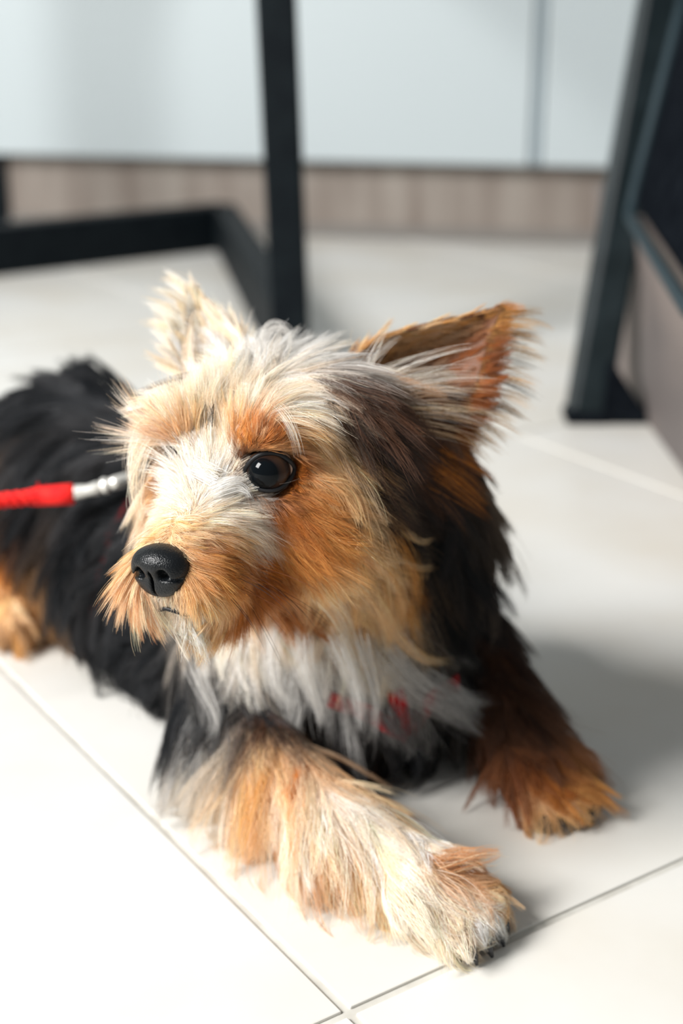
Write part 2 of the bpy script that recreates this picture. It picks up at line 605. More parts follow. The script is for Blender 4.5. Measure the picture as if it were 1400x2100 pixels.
EYES = []
GAZE = {1: np.array([0.30, 0.95, 0.03]), -1: np.array([-0.27, 0.96, 0.05])}
for sx in (1, -1):
    c = Hd(*EYE_POS[sx])
    gz_ = HR_ @ (GAZE[sx] / np.linalg.norm(GAZE[sx]))
    bm = bmesh.new()
    bmesh.ops.create_uvsphere(bm, u_segments=40, v_segments=28, radius=EYE_R)
    # cornea bulge at +z
    for v in bm.verts:
        zz = v.co.z / EYE_R
        if zz > 0.72:
            v.co *= 1 + 0.10 * ((zz - .72) / .28) ** 0.8
    me = bpy.data.meshes.new('eyeball')
    bm.to_mesh(me); bm.free()
    eye = bpy.data.objects.new('eyeball', me)
    COL.objects.link(eye)
    me.materials.append(M_EYE)
    for p in me.polygons: p.use_smooth = True
    eye.parent = dog
    eye.location = Vector(c) - world_loc(dog)
    eye.rotation_euler = Vector(gz_).to_track_quat('Z', 'Y').to_euler()
    # lids: almond opening, a dark rim hugging the ball
    out = HR_ @ np.array([sx * 0.55, 0.83, 0.02]); out /= np.linalg.norm(out)
    side = HR_ @ np.array([sx * 0.83, -0.55, 0.05]); side -= out * (side @ out); side /= np.linalg.norm(side)
    upv = np.cross(side, out) * sx
    upv = upv if upv[2] > 0 else -upv
    pts = []
    for k in range(36):
        a = 2 * math.pi * k / 36
        ca, sa = math.cos(a), math.sin(a)
        ax = 0.97 * ca; ay = (0.80 if sa > 0 else 0.66) * sa * (1 - 0.25 * abs(ca) ** 3)
        v = side * ax + upv * ay + out * math.sqrt(max(0.03, 1 - min(.97, ax * ax + ay * ay)))
        v /= np.linalg.norm(v)
        pts.append(c + v * EYE_R * 1.03)
    pts.append(pts[0])
    V, Fc = tube_mesh(pts, 0.0011, 8, False)
    me = bpy.data.meshes.new('eyelid'); me.from_pydata(V, [], Fc)
    lid = link_mesh('eyelid', me, M_LID, dog, True)
    EYES.append((c, out, side, upv))

# ------------------------------------------------------------------ nose
NVX = 0.0005
NDZ = -9.0
nlo = np.array([-16, 34, -40]) / 1000.
nn_ = np.array([64, 56, 64])
A = np.stack(np.meshgrid(*[nlo[k] + NVX * np.arange(nn_[k]) for k in range(3)], indexing='ij'), -1).reshape(-1, 3) * 1000
def el_(X, c, r):
    q = (X - np.array(c)) / np.array(r)
    k0 = np.linalg.norm(q, axis=1); k1 = np.linalg.norm(q / np.array(r), axis=1) + 1e-9
    return k0 * (k0 - 1) / k1
def smn(a, b, k):
    h = np.maximum(k - np.abs(a - b), 0) / k
    return np.minimum(a, b) - h * h * k * .25
def smx(a, b, k): return -smn(-a, -b, k)
d = el_(A, (0, 46, -20), (11.3, 9.0, 6.8))
for sx in (-1, 1):
    d = smn(d, el_(A, (sx * 7.2, 46.0, -23.0), (5.2, 6.8, 6.2)), 3.0)
d = smn(d, el_(A, (0, 47.5, -28.5), (8.8, 5.4, 5.2)), 4.0)
for sx in (-1, 1):
    # comma-shaped nostrils: round hole in front, slit running out to the side
    d = smx(d, -el_(A, (sx * 5.4, 54.5, -23.2), (2.5, 5.5, 2.5)), 1.2)
    t = np.clip((A[:, 0] * sx - 5.4) / 6.5, 0, 1)
    q = A - np.stack([sx * (5.4 + t * 6.5), 53.6 - t * 5.2, -23.6 - t * 1.8], 1)
    d = smx(d, -(np.linalg.norm(q, axis=1) - (1.5 - t * .7)), 1.0)
gro = np.sqrt(A[:, 0] ** 2 + np.maximum(0, A[:, 2] + 21) ** 2 + (np.minimum(0, 0)) ** 2)
front = el_(A, (0, 48.0, -28.5), (6.0, 5.0, 5.5))
q = np.abs(A[:, 0]) + np.maximum(0, (A[:, 2] + 22.5)) * 0.5 + np.maximum(0, 50.2 - A[:, 1]) * .6
d = smx(d, -(q - 0.55), 0.8)
nV, nT, nQ = vdb_mesh((d / 1000).reshape(nn_), nlo, NVX)
nV = (nV - np.array([0, .046, -.023])) * 1.07 + np.array([0, .046, -.0235])
nV = HO + (nV + np.array([0, 0, NDZ / 1000])) @ HR_.T
M_NOSE = mat('nose_leather', (.003, .004, .005), 0.34, 0.28)
nt = M_NOSE.node_tree
tc = nt.nodes.new('ShaderNodeTexCoord')
vo = nt.nodes.new('ShaderNodeTexVoronoi'); vo.inputs['Scale'].default_value = 1500
nt.links.new(tc.outputs['Object'], vo.inputs['Vector'])
bp = nt.nodes.new('ShaderNodeBump'); bp.inputs['Strength'].default_value = 0.5; bp.inputs['Distance'].default_value = 0.0003; bp.invert = True
nt.links.new(vo.outputs['Distance'], bp.inputs['Height'])
nt.links.new(bp.outputs['Normal'], nt.nodes['Principled BSDF'].inputs['Normal'])
nose = np_mesh('nose', nV, nQ, nT, M_NOSE, dog)
nose['label'] = 'black leathery nose with two nostrils'
# mouth line
tube('mouth', [Hd(x, y, z) for x, y, z in ((18, 22, -55), (14, 34, -54), (7, 42.5, -52.5), (0, 45.5, -50), (-7, 42.5, -52.5), (-14, 34, -54), (-18, 22, -55))],
     [.0007, .0010, .0011, .0010, .0011, .0010, .0007], M_LID, dog)

# ------------------------------------------------------------------ ears: cupped leaves of skin
M_EARSKIN = mat('ear_skin', srgb(96, 58, 34), 0.6, 0.3)
M_EARPALE = mat('pale_ear_skin', srgb(228, 186, 146), 0.6, 0.3)
def ear(b0, b1, tip, bulge, bend, nu=26, nv=17, thick=0.0022, wid=None):
    """b0,b1 base corners, tip; bulge = vector of the cup's back; returns grid points (nu,nv)"""
    b0, b1, tip = map(np.asarray, (b0, b1, tip))
    G = np.zeros((nu, nv, 3))
    for i in range(nu):
        u = i / (nu - 1)
        w = (1 - u ** 1.35) * (1 + 0.35 * math.sin(math.pi * min(1, u * 1.1)))
        w = max(w, 0.05)
        for j in range(nv):
            v = j / (nv - 1)
            base = b0 + (b1 - b0) * (.5 + (v - .5) * w)
            ax = (tip - (b0 + b1) / 2) * u
            cup = (1 - (2 * v - 1) ** 2) * w
            G[i, j] = base + ax + np.asarray(bulge) * cup * (0.6 + 0.4 * (1 - u)) + np.asarray(bend) * (u ** 2)
    return G

def ear_object(G, parent, label, material):
    nu, nv, _ = G.shape
    V = G.reshape(-1, 3)
    du = np.gradient(G, axis=0); dv = np.gradient(G, axis=1)
    N = np.cross(du, dv); N /= np.linalg.norm(N, axis=2, keepdims=True) + 1e-12
    V2 = (G + N * 0.0022).reshape(-1, 3)
    Q = []
    idx = lambda i, j: i * nv + j
    n = nu * nv
    for i in range(nu - 1):
        for j in range(nv - 1):
            Q.append((idx(i, j), idx(i, j + 1), idx(i + 1, j + 1), idx(i + 1, j)))
            Q.append((n + idx(i, j), n + idx(i + 1, j), n + idx(i + 1, j + 1), n + idx(i, j + 1)))
    for i in range(nu - 1):
        Q.append((idx(i, 0), idx(i + 1, 0), n + idx(i + 1, 0), n + idx(i, 0)))
        Q.append((idx(i, nv - 1), n + idx(i, nv - 1), n + idx(i + 1, nv - 1), idx(i + 1, nv - 1)))
    for j in range(nv - 1):
        Q.append((idx(nu - 1, j), idx(nu - 1, j + 1), n + idx(nu - 1, j + 1), n + idx(nu - 1, j)))
    o = np_mesh('ear', np.concatenate([V, V2]), Q, [], material, parent)
    o['label'] = label
    return o, N

# left ear of the dog (right in the photo) and its right ear
EAR_L = ear(P(705, 765, .668), P(890, 885, .676), P(1000, 640, .690), 0.020 * np.array([.25, .9, .1]), P(1036, 645, .69) - P(1005, 655, .69))
EAR_R = ear(P(385, 775, .690), P(512, 765, .682), P(420, 595, .715), 0.014 * np.array([0, .95, .1]), P(402, 598, .715) - P(420, 595, .715))
earL, NL = ear_object(EAR_L, dog, 'tan pricked ear with inner edge shaded in the fur colour', M_EARSKIN)
earR, NR = ear_object(EAR_R, dog, 'cream pricked ear', M_EARPALE)
# ------------------------------------------------------------------ coat
def lin(c): return np.array(srgb(*c))
WH = lin((253, 248, 242)); CR = lin((247, 221, 187)); TN = lin((232, 178, 104)); OR = lin((204, 128, 50))
RU = lin((150, 82, 30)); BR = lin((118, 78, 54)); DK = lin((44, 36, 34)); BK = lin((14, 17, 21)); SV = lin((232, 230, 226)); GY = lin((176, 173, 170)); DG = lin((78, 78, 80))

GP, GD, GL, GLIFT, GC, GC2, GMIX, GDROOP, GW_ = [], [], [], [], [], [], [], [], []
GNRM = []
def guide_at(x, dvec, L, lift, c, c2=None, mix=0.3, droop=0.2, w=1.0):
    n = normal_at(x[None])[0]
    t = dvec - n * (dvec @ n)
    t /= np.linalg.norm(t) + 1e-9
    GP.append(x); GD.append(t); GL.append(L / 1000); GLIFT.append(math.radians(lift)); GC.append(c); GC2.append(c if c2 is None else c2)
    GMIX.append(mix); GDROOP.append(droop); GW_.append(w); GNRM.append(n)
def guide(px, py, dx, dy, L, lift, c, c2=None, mix=0.3, droop=0.2, w=1.0, mirror=False, far=1.25):
    x = cast(px, py, far)
    if x is None:
        return
    v = RT * dx - UP * dy
    n = normal_at(x[None])[0]
    # tangent whose picture direction is (dx, dy): slide along the ray until it lies in the skin
    ray = x - CAMP; ray /= np.linalg.norm(ray)
    den = ray @ n
    if abs(den) > 0.25:
        v = v - ray * ((v @ n) / den)
    guide_at(x, v, L, lift, c, c2, mix, droop, w)
    if mirror:
        h = to_head(x)
        if h[0] < -7:
            xm = Hd(-h[0], h[1], h[2])
            hv = v @ HR_
            vm = HR_ @ np.array([-hv[0], hv[1], hv[2]])
            guide_at(xm, vm, L, lift, c, c2, mix, droop, w * 0.5)

# (px, py, dx, dy, length mm, lift deg, colour, second colour, mix, droop, weight, mirrored)
m = True
for g in [
    # bridge of the muzzle and blaze: parts along the middle, sweeps up between the eyes and out to both sides
    (345, 1085, -.6, .15, 7, 20, CR, TN, .4, .05), (372, 1078, .8, .1, 8, 20, CR, TN, .4, .05),
    (385, 1045, -.6, -.1, 12, 22, WH, CR, .3, .05), (420, 1045, .8, -.1, 14, 24, WH, CR, .3, .05),
    (430, 1010, .2, -1, 18, 26, WH, CR, .25, .05), (470, 1015, 1, -.35, 20, 28, WH, CR, .2, .1),
    (420, 960, -.15, -1, 20, 25, WH, CR, .3, .05), (385, 985, -.9, -.5, 26, 34, WH, CR, .3, .1),
    (450, 930, .1, -1, 20, 22, WH, CR, .45, .05), (470, 960, .5, -.6, 14, 25, CR, WH, .4, .05),
    (470, 1060, 1, .25, 18, 26, WH, CR, .3, .15), (500, 1085, .9, .6, 18, 24, CR, WH, .5, .2), (460, 1100, 1, .4, 14, 20, TN, CR, .5, .1),
    (310, 1080, -.9, .5, 14, 24, CR, WH, .4, .15), (280, 1110, -.8, .7, 16, 28, CR, TN, .5, .2), (330, 1050, -.9, .2, 14, 24, WH, CR, .4, .1),
    # between the brows and forehead: upwards and fanning
    (400, 900, -.1, -1, 18, 22, CR, TN, .45, .05), (395, 860, -.1, -1, 20, 24, CR, WH, .5, .0), (440, 880, .1, -1, 22, 22, CR, WH, .5, .0),
    (430, 830, .0, -1, 26, 26, WH, CR, .5, .0), (480, 790, .3, -1, 28, 24, WH, CR, .3, .05), (520, 770, .5, -.8, 32, 24, WH, SV, .3, .1),
    # image-left brow: drapes outward and down
    (350, 880, -.7, -.3, 18, 26, WH, CR, .5, .2), (320, 860, -.9, -.2, 22, 30, CR, WH, .4, .3), (310, 900, -.9, .4, 32, 34, WH, CR, .4, .4),
    (300, 950, -.5, .9, 34, 34, WH, CR, .3, .4), (310, 1000, -.2, 1, 30, 28, CR, WH, .4, .4), (360, 820, -.8, -.5, 22, 30, WH, CR, .5, .2),
    (365, 925, -.5, .6, 10, 25, TN, OR, .5, .0), (350, 1010, -.3, .9, 14, 18, TN, CR, .5, .2), (335, 960, -.5, .6, 5, 10, TN, BR, .4, .0),
    # image-right brow and lid
    (500, 905, .1, -1, 8, 18, OR, TN, .4, .0), (530, 892, .3, -1, 9, 18, OR, CR, .4, .0), (465, 895, .0, -1, 14, 22, CR, TN, .5, .0),
    (500, 850, .3, -.9, 18, 26, CR, WH, .5, .1), (555, 850, .9, -.1, 26, 28, WH, CR, .4, .4), (590, 870, .9, .4, 24, 24, CR, TN, .5, .4), (600, 905, .7, .7, 14, 18, TN, CR, .5, .2),
    (555, 900, .4, -.6, 7, 14, RU, OR, .5, .0), (490, 945, -.3, -.4, 5, 12, RU, BR, .5, .0), (495, 985, -.2, .4, 5, 10, BR, DK, .5, .0),
    (560, 1012, .5, .8, 5, 10, BR, RU, .5, .0), (610, 950, .9, .3, 7, 12, OR, RU, .5, .0), (600, 990, .8, .5, 6, 12, RU, OR, .5, .0),
    # cheek
    (530, 1040, .4, .9, 9, 14, RU, OR, .5, .1), (580, 1050, .8, .5, 11, 14, OR, RU, .5, .1), (640, 1010, .9, .4, 12, 14, OR, TN, .5, .1),
    (650, 960, .8, .6, 15, 16, TN, CR, .5, .1), (690, 1030, .8, .6, 20, 16, TN, CR, .4, .2), (640, 1080, .8, .55, 20, 18, OR, TN, .5, .2),
    (570, 1110, .8, .6, 20, 18, TN, OR, .5, .2), (700, 1110, .7, .7, 34, 20, CR, TN, .5, .35), (760, 1140, .6, .8, 40, 22, TN, CR, .5, .4),
    (640, 1160, .7, .7, 34, 20, TN, CR, .5, .35), (800, 1200, .4, .9, 42, 20, TN, OR, .5, .5), (730, 1210, .5, .9, 42, 20, CR, TN, .5, .5), (650, 1230, .5, .85, 40, 18, TN, CR, .5, .5),
    # muzzle side
    (430, 1130, .9, .3, 10, 16, OR, TN, .4, .1), (480, 1135, .9, .45, 14, 18, RU, OR, .45, .15), (530, 1160, .8, .55, 20, 20, RU, OR, .5, .2),
    (430, 1180, .8, .5, 12, 18, OR, TN, .5, .2), (490, 1200, .7, .65, 22, 20, RU, OR, .5, .3), (560, 1210, .7, .7, 30, 20, OR, RU, .6, .4),
    (410, 1220, .5, .8, 12, 18, TN, CR, .5, .2), (460, 1240, .5, .85, 20, 18, TN, CR, .5, .3), (540, 1260, .5, .85, 30, 16, CR, WH, .5, .4),
    # front of the muzzle, beard
    (262, 1160, -.8, .5, 17, 34, CR, OR, .4, .3), (258, 1200, -.6, .8, 19, 32, CR, OR, .45, .4), (275, 1235, -.5, .9, 22, 32, CR, OR, .4, .4),
    (310, 1240, -.1, 1, 14, 20, CR, WH, .5, .3), (345, 1238, .1, 1, 6, 12, WH, CR, .5, .1), (380, 1240, .3, .9, 8, 14, CR, BR, .3, .1),
    (335, 1280, -.1, 1, 16, 18, WH, CR, .3, .3), (390, 1285, .1, 1, 18, 18, WH, CR, .25, .4), (460, 1290, .2, 1, 26, 18, WH, CR, .3, .4), (350, 1268, 0, 1, 7, 14, WH, CR, .3, .1),
    # throat
    (560, 1310, .1, 1, 36, 20, WH, SV, .35, .5), (640, 1310, .15, 1, 36, 20, WH, SV, .35, .5), (500, 1335, -.05, 1, 30, 22, WH, CR, .4, .5),
    (720, 1300, .3, .95, 38, 20, WH, CR, .4, .5), (780, 1290, .4, .9, 46, 18, CR, SV, .4, .5), (620, 1370, .05, 1, 40, 20, GY, SV, .5, .6), (520, 1400, -.1, 1, 34, 20, DK, DG, .45, .6), (430, 1375, -.1, 1, 30, 20, BK, DG, .3, .5, 2.), (470, 1395, -.1, 1, 30, 20, BK, DG, .3, .5, 2.), (400, 1440, -.1, 1, 30, 22, BK, DG, .3, .5, 2.), (380, 1400, -.1, 1, 30, 22, BK, BK, .3, .5, 2.), (450, 1450, -.1, 1, 30, 22, BK, DG, .4, .5, 1.5), (540, 1420, 0, 1, 30, 20, BK, DG, .4, .5, 1.5), (575, 1430, 0, 1, 32, 18, BK, DG, .4, .5), (660, 1450, .1, 1, 34, 18, DK, DG, .4, .5), (760, 1430, .1, 1, 34, 20, DK, GY, .35, .5), (830, 1420, .2, 1, 30, 20, DK, GY, .4, .4), (850, 1480, .1, 1, 28, 18, BK, DG, .3, .4),
    (700, 1385, .15, 1, 40, 20, GY, SV, .5, .6), (790, 1370, .5, .85, 46, 16, GY, SV, .5, .4), (870, 1400, .8, .6, 44, 14, GY, SV, .5, .3), (950, 1430, .9, .4, 40, 12, GY, BR, .5, .3),
    # crown
    (560, 730, .1, -1, 24, 34, SV, WH, .4, .0), (600, 745, .3, -.9, 22, 28, WH, SV, .4, .1), (650, 745, .4, -.8, 22, 26, SV, GY, .4, .1), (500, 740, -.1, -1, 20, 30, WH, SV, .4, .1),
    (450, 780, -.2, -1, 24, 28, WH, CR, .4, .1), (700, 750, .5, -.6, 24, 26, CR, SV, .4, .2), (400, 790, -.5, -.8, 24, 30, WH, CR, .4, .1),
    (590, 790, .8, .2, 22, 18, WH, CR, .4, .3), (625, 825, .8, .5, 22, 16, CR, BR, .35, .3), (680, 800, .8, .55, 34, 16, DK, BR, .45, .3), (652, 778, .8, .5, 34, 16, DK, BR, .4, .3), (715, 790, .8, .5, 34, 16, DK, BR, .4, .3), (690, 845, .75, .65, 34, 14, BK, BR, .35, .3), (725, 895, .7, .7, 36, 14, BK, DK, .4, .3), (590, 825, .8, .5, 22, 18, WH, CR, .5, .4),
    (630, 870, .7, .7, 24, 14, CR, TN, .5, .3), (662, 945, .55, .8, 30, 14, CR, TN, .5, .3), (640, 905, .6, .8, 30, 14, CR, TN, .5, .3),
    # dark band behind the cheek, running down to the neck
    (700, 830, .75, .65, 34, 16, DK, BR, .4, .3), (740, 870, .75, .65, 36, 16, DK, BK, .5, .3), (760, 930, .7, .7, 36, 16, BK, DK, .4, .3),
    (720, 930, .6, .8, 34, 15, DK, BR, .45, .3), (740, 990, .6, .8, 36, 15, BK, DK, .4, .3), (800, 960, .7, .7, 38, 18, BK, DK, .4, .3), (800, 1040, .5, .85, 40, 18, BK, BK, .3, .4),
    (780, 800, .8, .5, 26, 14, DK, BR, .4, .2), (820, 860, .85, .5, 26, 14, DK, BR, .4, .2), (840, 920, .85, .5, 32, 20, BR, DK, .5, .2), (745, 765, .8, .2, 26, 20, CR, OR, .5, .1), (860, 980, .7, .7, 36, 22, BR, DK, .5, .2),
    (750, 1040, .55, .85, 34, 15, BR, TN, .5, .3), (890, 930, .8, .6, 30, 20, BR, DK, .5, .2), (900, 1000, .7, .7, 32, 22, DK, BK, .5, .2), (840, 1010, .6, .8, 34, 18, BK, DK, .4, .3),
    # black neck and shoulder
    (880, 1060, .5, .85, 40, 24, BK, BK, .3, .4), (850, 1130, .3, .95, 40, 20, BK, BK, .3, .4), (920, 1150, .5, .85, 40, 26, BK, DK, .2, .4), (900, 1230, .35, .95, 42, 22, BK, BK, .3, .4),
    (960, 1240, .5, .85, 38, 26, BK, DK, .2, .4), (930, 1320, .4, .9, 40, 22, BK, DK, .3, .4), (860, 1290, .2, 1, 40, 18, BK, BK, .3, .4), (1000, 1330, .5, .85, 34, 20, DK, BR, .4, .3),
    (1000, 1400, .4, .9, 34, 18, BR, DK, .5, .3), (960, 1480, .3, .95, 30, 16, BR, DK, .5, .3), (900, 1480, .1, 1, 34, 18, BK, DK, .3, .4), (800, 1470, 0, 1, 36, 18, DK, BK, .4, .4), (720, 1480, 0, 1, 38, 18, DG, DK, .5, .4),
    (830, 1540, 0, 1, 24, 12, BK, BK, .3, .3), (880, 1560, 0, 1, 22, 12, BK, BK, .3, .3), (780, 1590, 0, 1, 22, 12, BK, DK, .3, .3), (900, 1600, 0, 1, 18, 10, BK, BK, .3, .3), (720, 1560, .1, 1, 30, 16, DK, BR, .4, .3),
    # far foreleg: its shade is put into the coat as darker browns
    (1050, 1480, .5, .85, 28, 16, BR, DK, .4, .3), (1010, 1540, .2, 1, 28, 18, BR, RU, .5, .4), (1090, 1560, .6, .7, 24, 14, BR, RU, .5, .3), (1050, 1610, .2, 1, 24, 16, RU, BR, .5, .4),
    (1130, 1610, .6, .6, 20, 16, RU, OR, .5, .2), (1180, 1620, .8, .3, 18, 20, RU, TN, .5, .2), (1170, 1660, .7, .6, 16, 16, CR, TN, .5, .2), (1100, 1670, .2, 1, 18, 18, TN, CR, .5, .3), (1200, 1680, .6, .8, 10, 14, CR, TN, .5, .1),
    # near foreleg
    (470, 1430, -.2, 1, 36, 24, BK, GY, .4, .4), (415, 1525, -.3, 1, 42, 30, GY, SV, .5, .4), (540, 1470, .0, 1, 34, 20, BK, BR, .3, .4), (620, 1500, .1, 1, 38, 18, TN, BR, .4, .4),
    (460, 1560, -.3, .95, 46, 32, CR, SV, .5, .5), (410, 1580, -.4, .9, 44, 34, SV, CR, .5, .5), (530, 1560, -.1, 1, 42, 18, CR, TN, .5, .45), (600, 1570, .15, 1, 42, 18, CR, OR, .5, .4), (670, 1560, .35, .9, 42, 18, CR, OR, .5, .4),
    (720, 1610, .6, .8, 36, 18, CR, TN, .5, .3), (450, 1650, -.2, 1, 42, 32, CR, GY, .5, .5), (520, 1650, .0, 1, 44, 26, CR, OR, .5, .5), (600, 1660, .2, 1, 40, 16, WH, CR, .5, .45), (680, 1670, .5, .85, 36, 16, WH, CR, .4, .35),
    (420, 1690, -.3, 1, 34, 30, TN, CR, .5, .5), (470, 1760, -.2, 1, 30, 22, OR, TN, .5, .5), (500, 1720, -.1, 1, 38, 26, TN, GY, .5, .5), (580, 1740, .1, 1, 38, 22, CR, OR, .5, .5), (660, 1750, .25, 1, 34, 14, CR, OR, .5, .5), (760, 1700, .6, .75, 28, 10, WH, CR, .4, .3), (820, 1720, .75, .6, 24, 10, WH, CR, .4, .25),
    (750, 1790, .3, .95, 30, 11, CR, TN, .5, .45), (840, 1790, .5, .8, 24, 10, WH, CR, .5, .3), (900, 1770, .9, -.2, 26, 22, CR, OR, .5, .1), (720, 1835, .2, 1, 28, 10, CR, TN, .5, .45), (790, 1855, .3, .95, 26, 10, CR, WH, .5, .4), (870, 1840, .4, .9, 22, 10, CR, WH, .5, .35), (700, 1820, .1, 1, 28, 14, TN, OR, .5, .5),
    (950, 1810, .95, .1, 15, 20, CR, OR, .5, .1), (960, 1850, .8, .6, 12, 14, WH, CR, .4, .15), (1000, 1880, .7, .7, 8, 14, WH, CR, .4, .1), (920, 1890, .4, .9, 13, 14, WH, CR, .5, .25), (1000, 1830, .9, .3, 11, 16, CR, TN, .5, .1),
    # flank
    (330, 1350, -.2, 1, 32, 22, BK, DG, .15, .4), (250, 1250, -.2, 1, 32, 22, BK, DG, .15, .4), (150, 1150, -.2, 1, 32, 22, BK, DG, .15, .4), (370, 1450, -.1, 1, 36, 26, BK, DG, .2, .5), (300, 1420, -.2, 1, 34, 24, BK, DG, .2, .5), (220, 1340, -.2, 1, 34, 24, BK, DG, .2, .5),
    (200, 1050, -.4, .8, 32, 20, BK, DG, .2, .3), (100, 950, -.5, .6, 32, 20, BK, DG, .2, .3), (230, 900, -.7, .3, 34, 20, BK, DG, .25, .2), (100, 830, -.8, .2, 34, 22, BK, DG, .2, .2), (250, 800, -.8, .1, 34, 22, BK, DG, .2, .2),
    (60, 1060, -.4, .8, 30, 20, BK, DK, .2, .3), (15, 1180, -.1, .9, 24, 18, TN, OR, .4, .3), (20, 1230, .0, 1, 20, 16, CR, TN, .4, .3), (60, 1240, .1, 1, 20, 16, BR, TN, .4, .3), (20, 1130, -.1, 1, 24, 18, BR, BK, .4, .3),
    (410, 1410, .1, 1, 24, 20, GY, SV, .5, .4, .5), (140, 760, -.2, -.9, 14, 24, BK, BK, .2, .0),
]:
    guide(*g, mirror=(g[0] > 450 and g[1] < 1300), far=(.745 if 215 < g[0] < 720 and 735 < g[1] < 1345 and g[6] is not BK else 1.25))
# the sides away from the camera: black saddle, dark neck
for s, t, z, c in [(-60, 60, 90, BK), (-140, 62, 80, BK), (-220, 62, 80, BK), (-290, 40, 80, BK), (-60, 0, 130, BK), (-140, 0, 130, BK), (-220, 0, 130, BK), (-300, 0, 110, BK),
                   (0, -56, 80, BK), (-40, -62, 60, BK), (10, -50, 112, BK), (-60, -60, 95, BK), (-20, -30, 128, BK), (-20, -60, 40, BK), (-70, -60, 40, BK), (-90, -40, 120, BK), (20, 70, 60, BR), (60, 60, 90, DK), (0, 40, 130, BK), (-300, -40, 90, BK), (-330, 0, 60, BK), (-100, 60, 30, BK), (-200, 60, 30, BR)]:
    x = B(s, t, z)
    for _ in range(6):
        x = x - normal_at(x[None])[0] * tri(SD, x[None])[0]
    guide_at(x, -BS + np.array([0, 0, -.5]), 32, 20, c, DG if c is BK else BK, .15, .3)
for x_, y_, z_, c in [(20, -80, 20, BK), (-20, -80, 20, BK), (45, -50, 0, DK), (30, -80, -20, BK), (40, -40, -30, TN)]:
    x = Hd(x_, y_, z_)
    for _ in range(6):
        x = x - normal_at(x[None])[0] * tri(SD, x[None])[0]
    guide_at(x, HR_ @ np.array([0, -.6, -.8]), 36, 20, c, DK, .3, .3, .7)

GP = np.array(GP); GD = np.array(GD); GL = np.array(GL); GLIFT = np.array(GLIFT); GC = np.array(GC); GC2 = np.array(GC2)
GMIX = np.array(GMIX); GDROOP = np.array(GDROOP); GW_ = np.array(GW_); GNRM = np.array(GNRM)

def weights(X, N, power, jit=0.0):
    Xj = X + RNG.normal(0, 1, X.shape) * jit if jit else X
    d2 = ((Xj[:, None, :] - GP[None]) ** 2).sum(-1) + (0.022 * (1 - N @ GNRM.T)) ** 2
    w = GW_ / (d2 + 0.003 ** 2) ** power
    return w / w.sum(1, keepdims=True)

def field(X, N):
    D, L, LF, C, DR = [], [], [], [], []
    for i in range(0, len(X), 20000):
        x, n = X[i:i + 20000], N[i:i + 20000]
        w = weights(x, n, 1.7)
        D.append(w @ GD); L.append(w @ GL); LF.append(w @ GLIFT); DR.append(w @ GDROOP)
        wc = weights(x, n, 2.2, 0.0022)
        C.append((wc @ GC, wc @ GC2, wc @ GMIX))
    C1 = np.concatenate([c[0] for c in C]); C2 = np.concatenate([c[1] for c in C]); MX = np.concatenate([c[2] for c in C])
    D = np.concatenate(D)
    D -= N * (D * N).sum(1, keepdims=True)
    D /= np.linalg.norm(D, axis=1, keepdims=True) + 1e-9
    return D, np.concatenate(L), np.concatenate(LF), np.concatenate(DR), C1, C2, MX

def sample(V, T, n, dens):
    a, b, c = V[T[:, 0]], V[T[:, 1]], V[T[:, 2]]
    ar = np.linalg.norm(np.cross(b - a, c - a), axis=1) * dens
    k = RNG.choice(len(T), n, p=ar / ar.sum())
    u, v = RNG.random(n), RNG.random(n)
    f = u + v > 1
    u[f], v[f] = 1 - u[f], 1 - v[f]
    return a[k] + u[:, None] * (b[k] - a[k]) + v[:, None] * (c[k] - a[k]), k

def hair_mat(name, rough=0.35):
    m = bpy.data.materials.new(name)
    m.use_nodes = True
    nt = m.node_tree
    nt.nodes.clear()
    out = nt.nodes.new('ShaderNodeOutputMaterial')
    at = nt.nodes.new('ShaderNodeAttribute'); at.attribute_name = 'tint'
    df = nt.nodes.new('ShaderNodeBsdfDiffuse')
    tr = nt.nodes.new('ShaderNodeBsdfTranslucent')
    gl = nt.nodes.new('ShaderNodeBsdfHair'); gl.component = 'Reflection'
    gl.inputs['RoughnessU'].default_value = rough; gl.inputs['RoughnessV'].default_value = 0.8
    gl.inputs['Color'].default_value = (.9, .95, 1, 1)
    m1 = nt.nodes.new('ShaderNodeMixShader'); m1.inputs[0].default_value = 0.36
    m2 = nt.nodes.new('ShaderNodeMixShader'); m2.inputs[0].default_value = 0.016
    for n in (df, tr):
        nt.links.new(at.outputs['Color'], n.inputs['Color'])
    nt.links.new(df.outputs[0], m1.inputs[1]); nt.links.new(tr.outputs[0], m1.inputs[2])
    nt.links.new(m1.outputs[0], m2.inputs[1]); nt.links.new(gl.outputs[0], m2.inputs[2])
    nt.links.new(m2.outputs[0], out.inputs['Surface'])
    return m
scene.cycles_curves.shape = 'RIBBONS'
scene.cycles_curves.subdivisions = 2
M_HAIR = hair_mat('dog_hair')

def make_curves(name, PTS, rad, tint, material, parent):
    n, k, _ = PTS.shape
    cu = bpy.data.hair_curves.new(name)
    cu.add_curves([k] * n)
    cu.attributes['position'].data.foreach_set('vector', PTS.reshape(-1).astype(np.float32))
    ra = cu.attributes.get('radius') or cu.attributes.new('radius', 'FLOAT', 'POINT')
    ra.data.foreach_set('value', rad.reshape(-1).astype(np.float32))
    ta = cu.attributes.new('tint', 'FLOAT_COLOR', 'CURVE')
    ta.data.foreach_set('color', np.concatenate([tint, np.ones((n, 1))], 1).reshape(-1).astype(np.float32))
    cu.materials.append(material)
    o = bpy.data.objects.new(name, cu)
    COL.objects.link(o)
    o.parent = parent
    o.location = -Vector(world_loc(parent))
    o['kind'] = 'stuff'
    return o

def kd_assign(X, C):
    kd = KDTree(len(C))
    for i, c in enumerate(C):
        kd.insert(c, i)
    kd.balance()
    return np.array([kd.find(x)[1] for x in X])

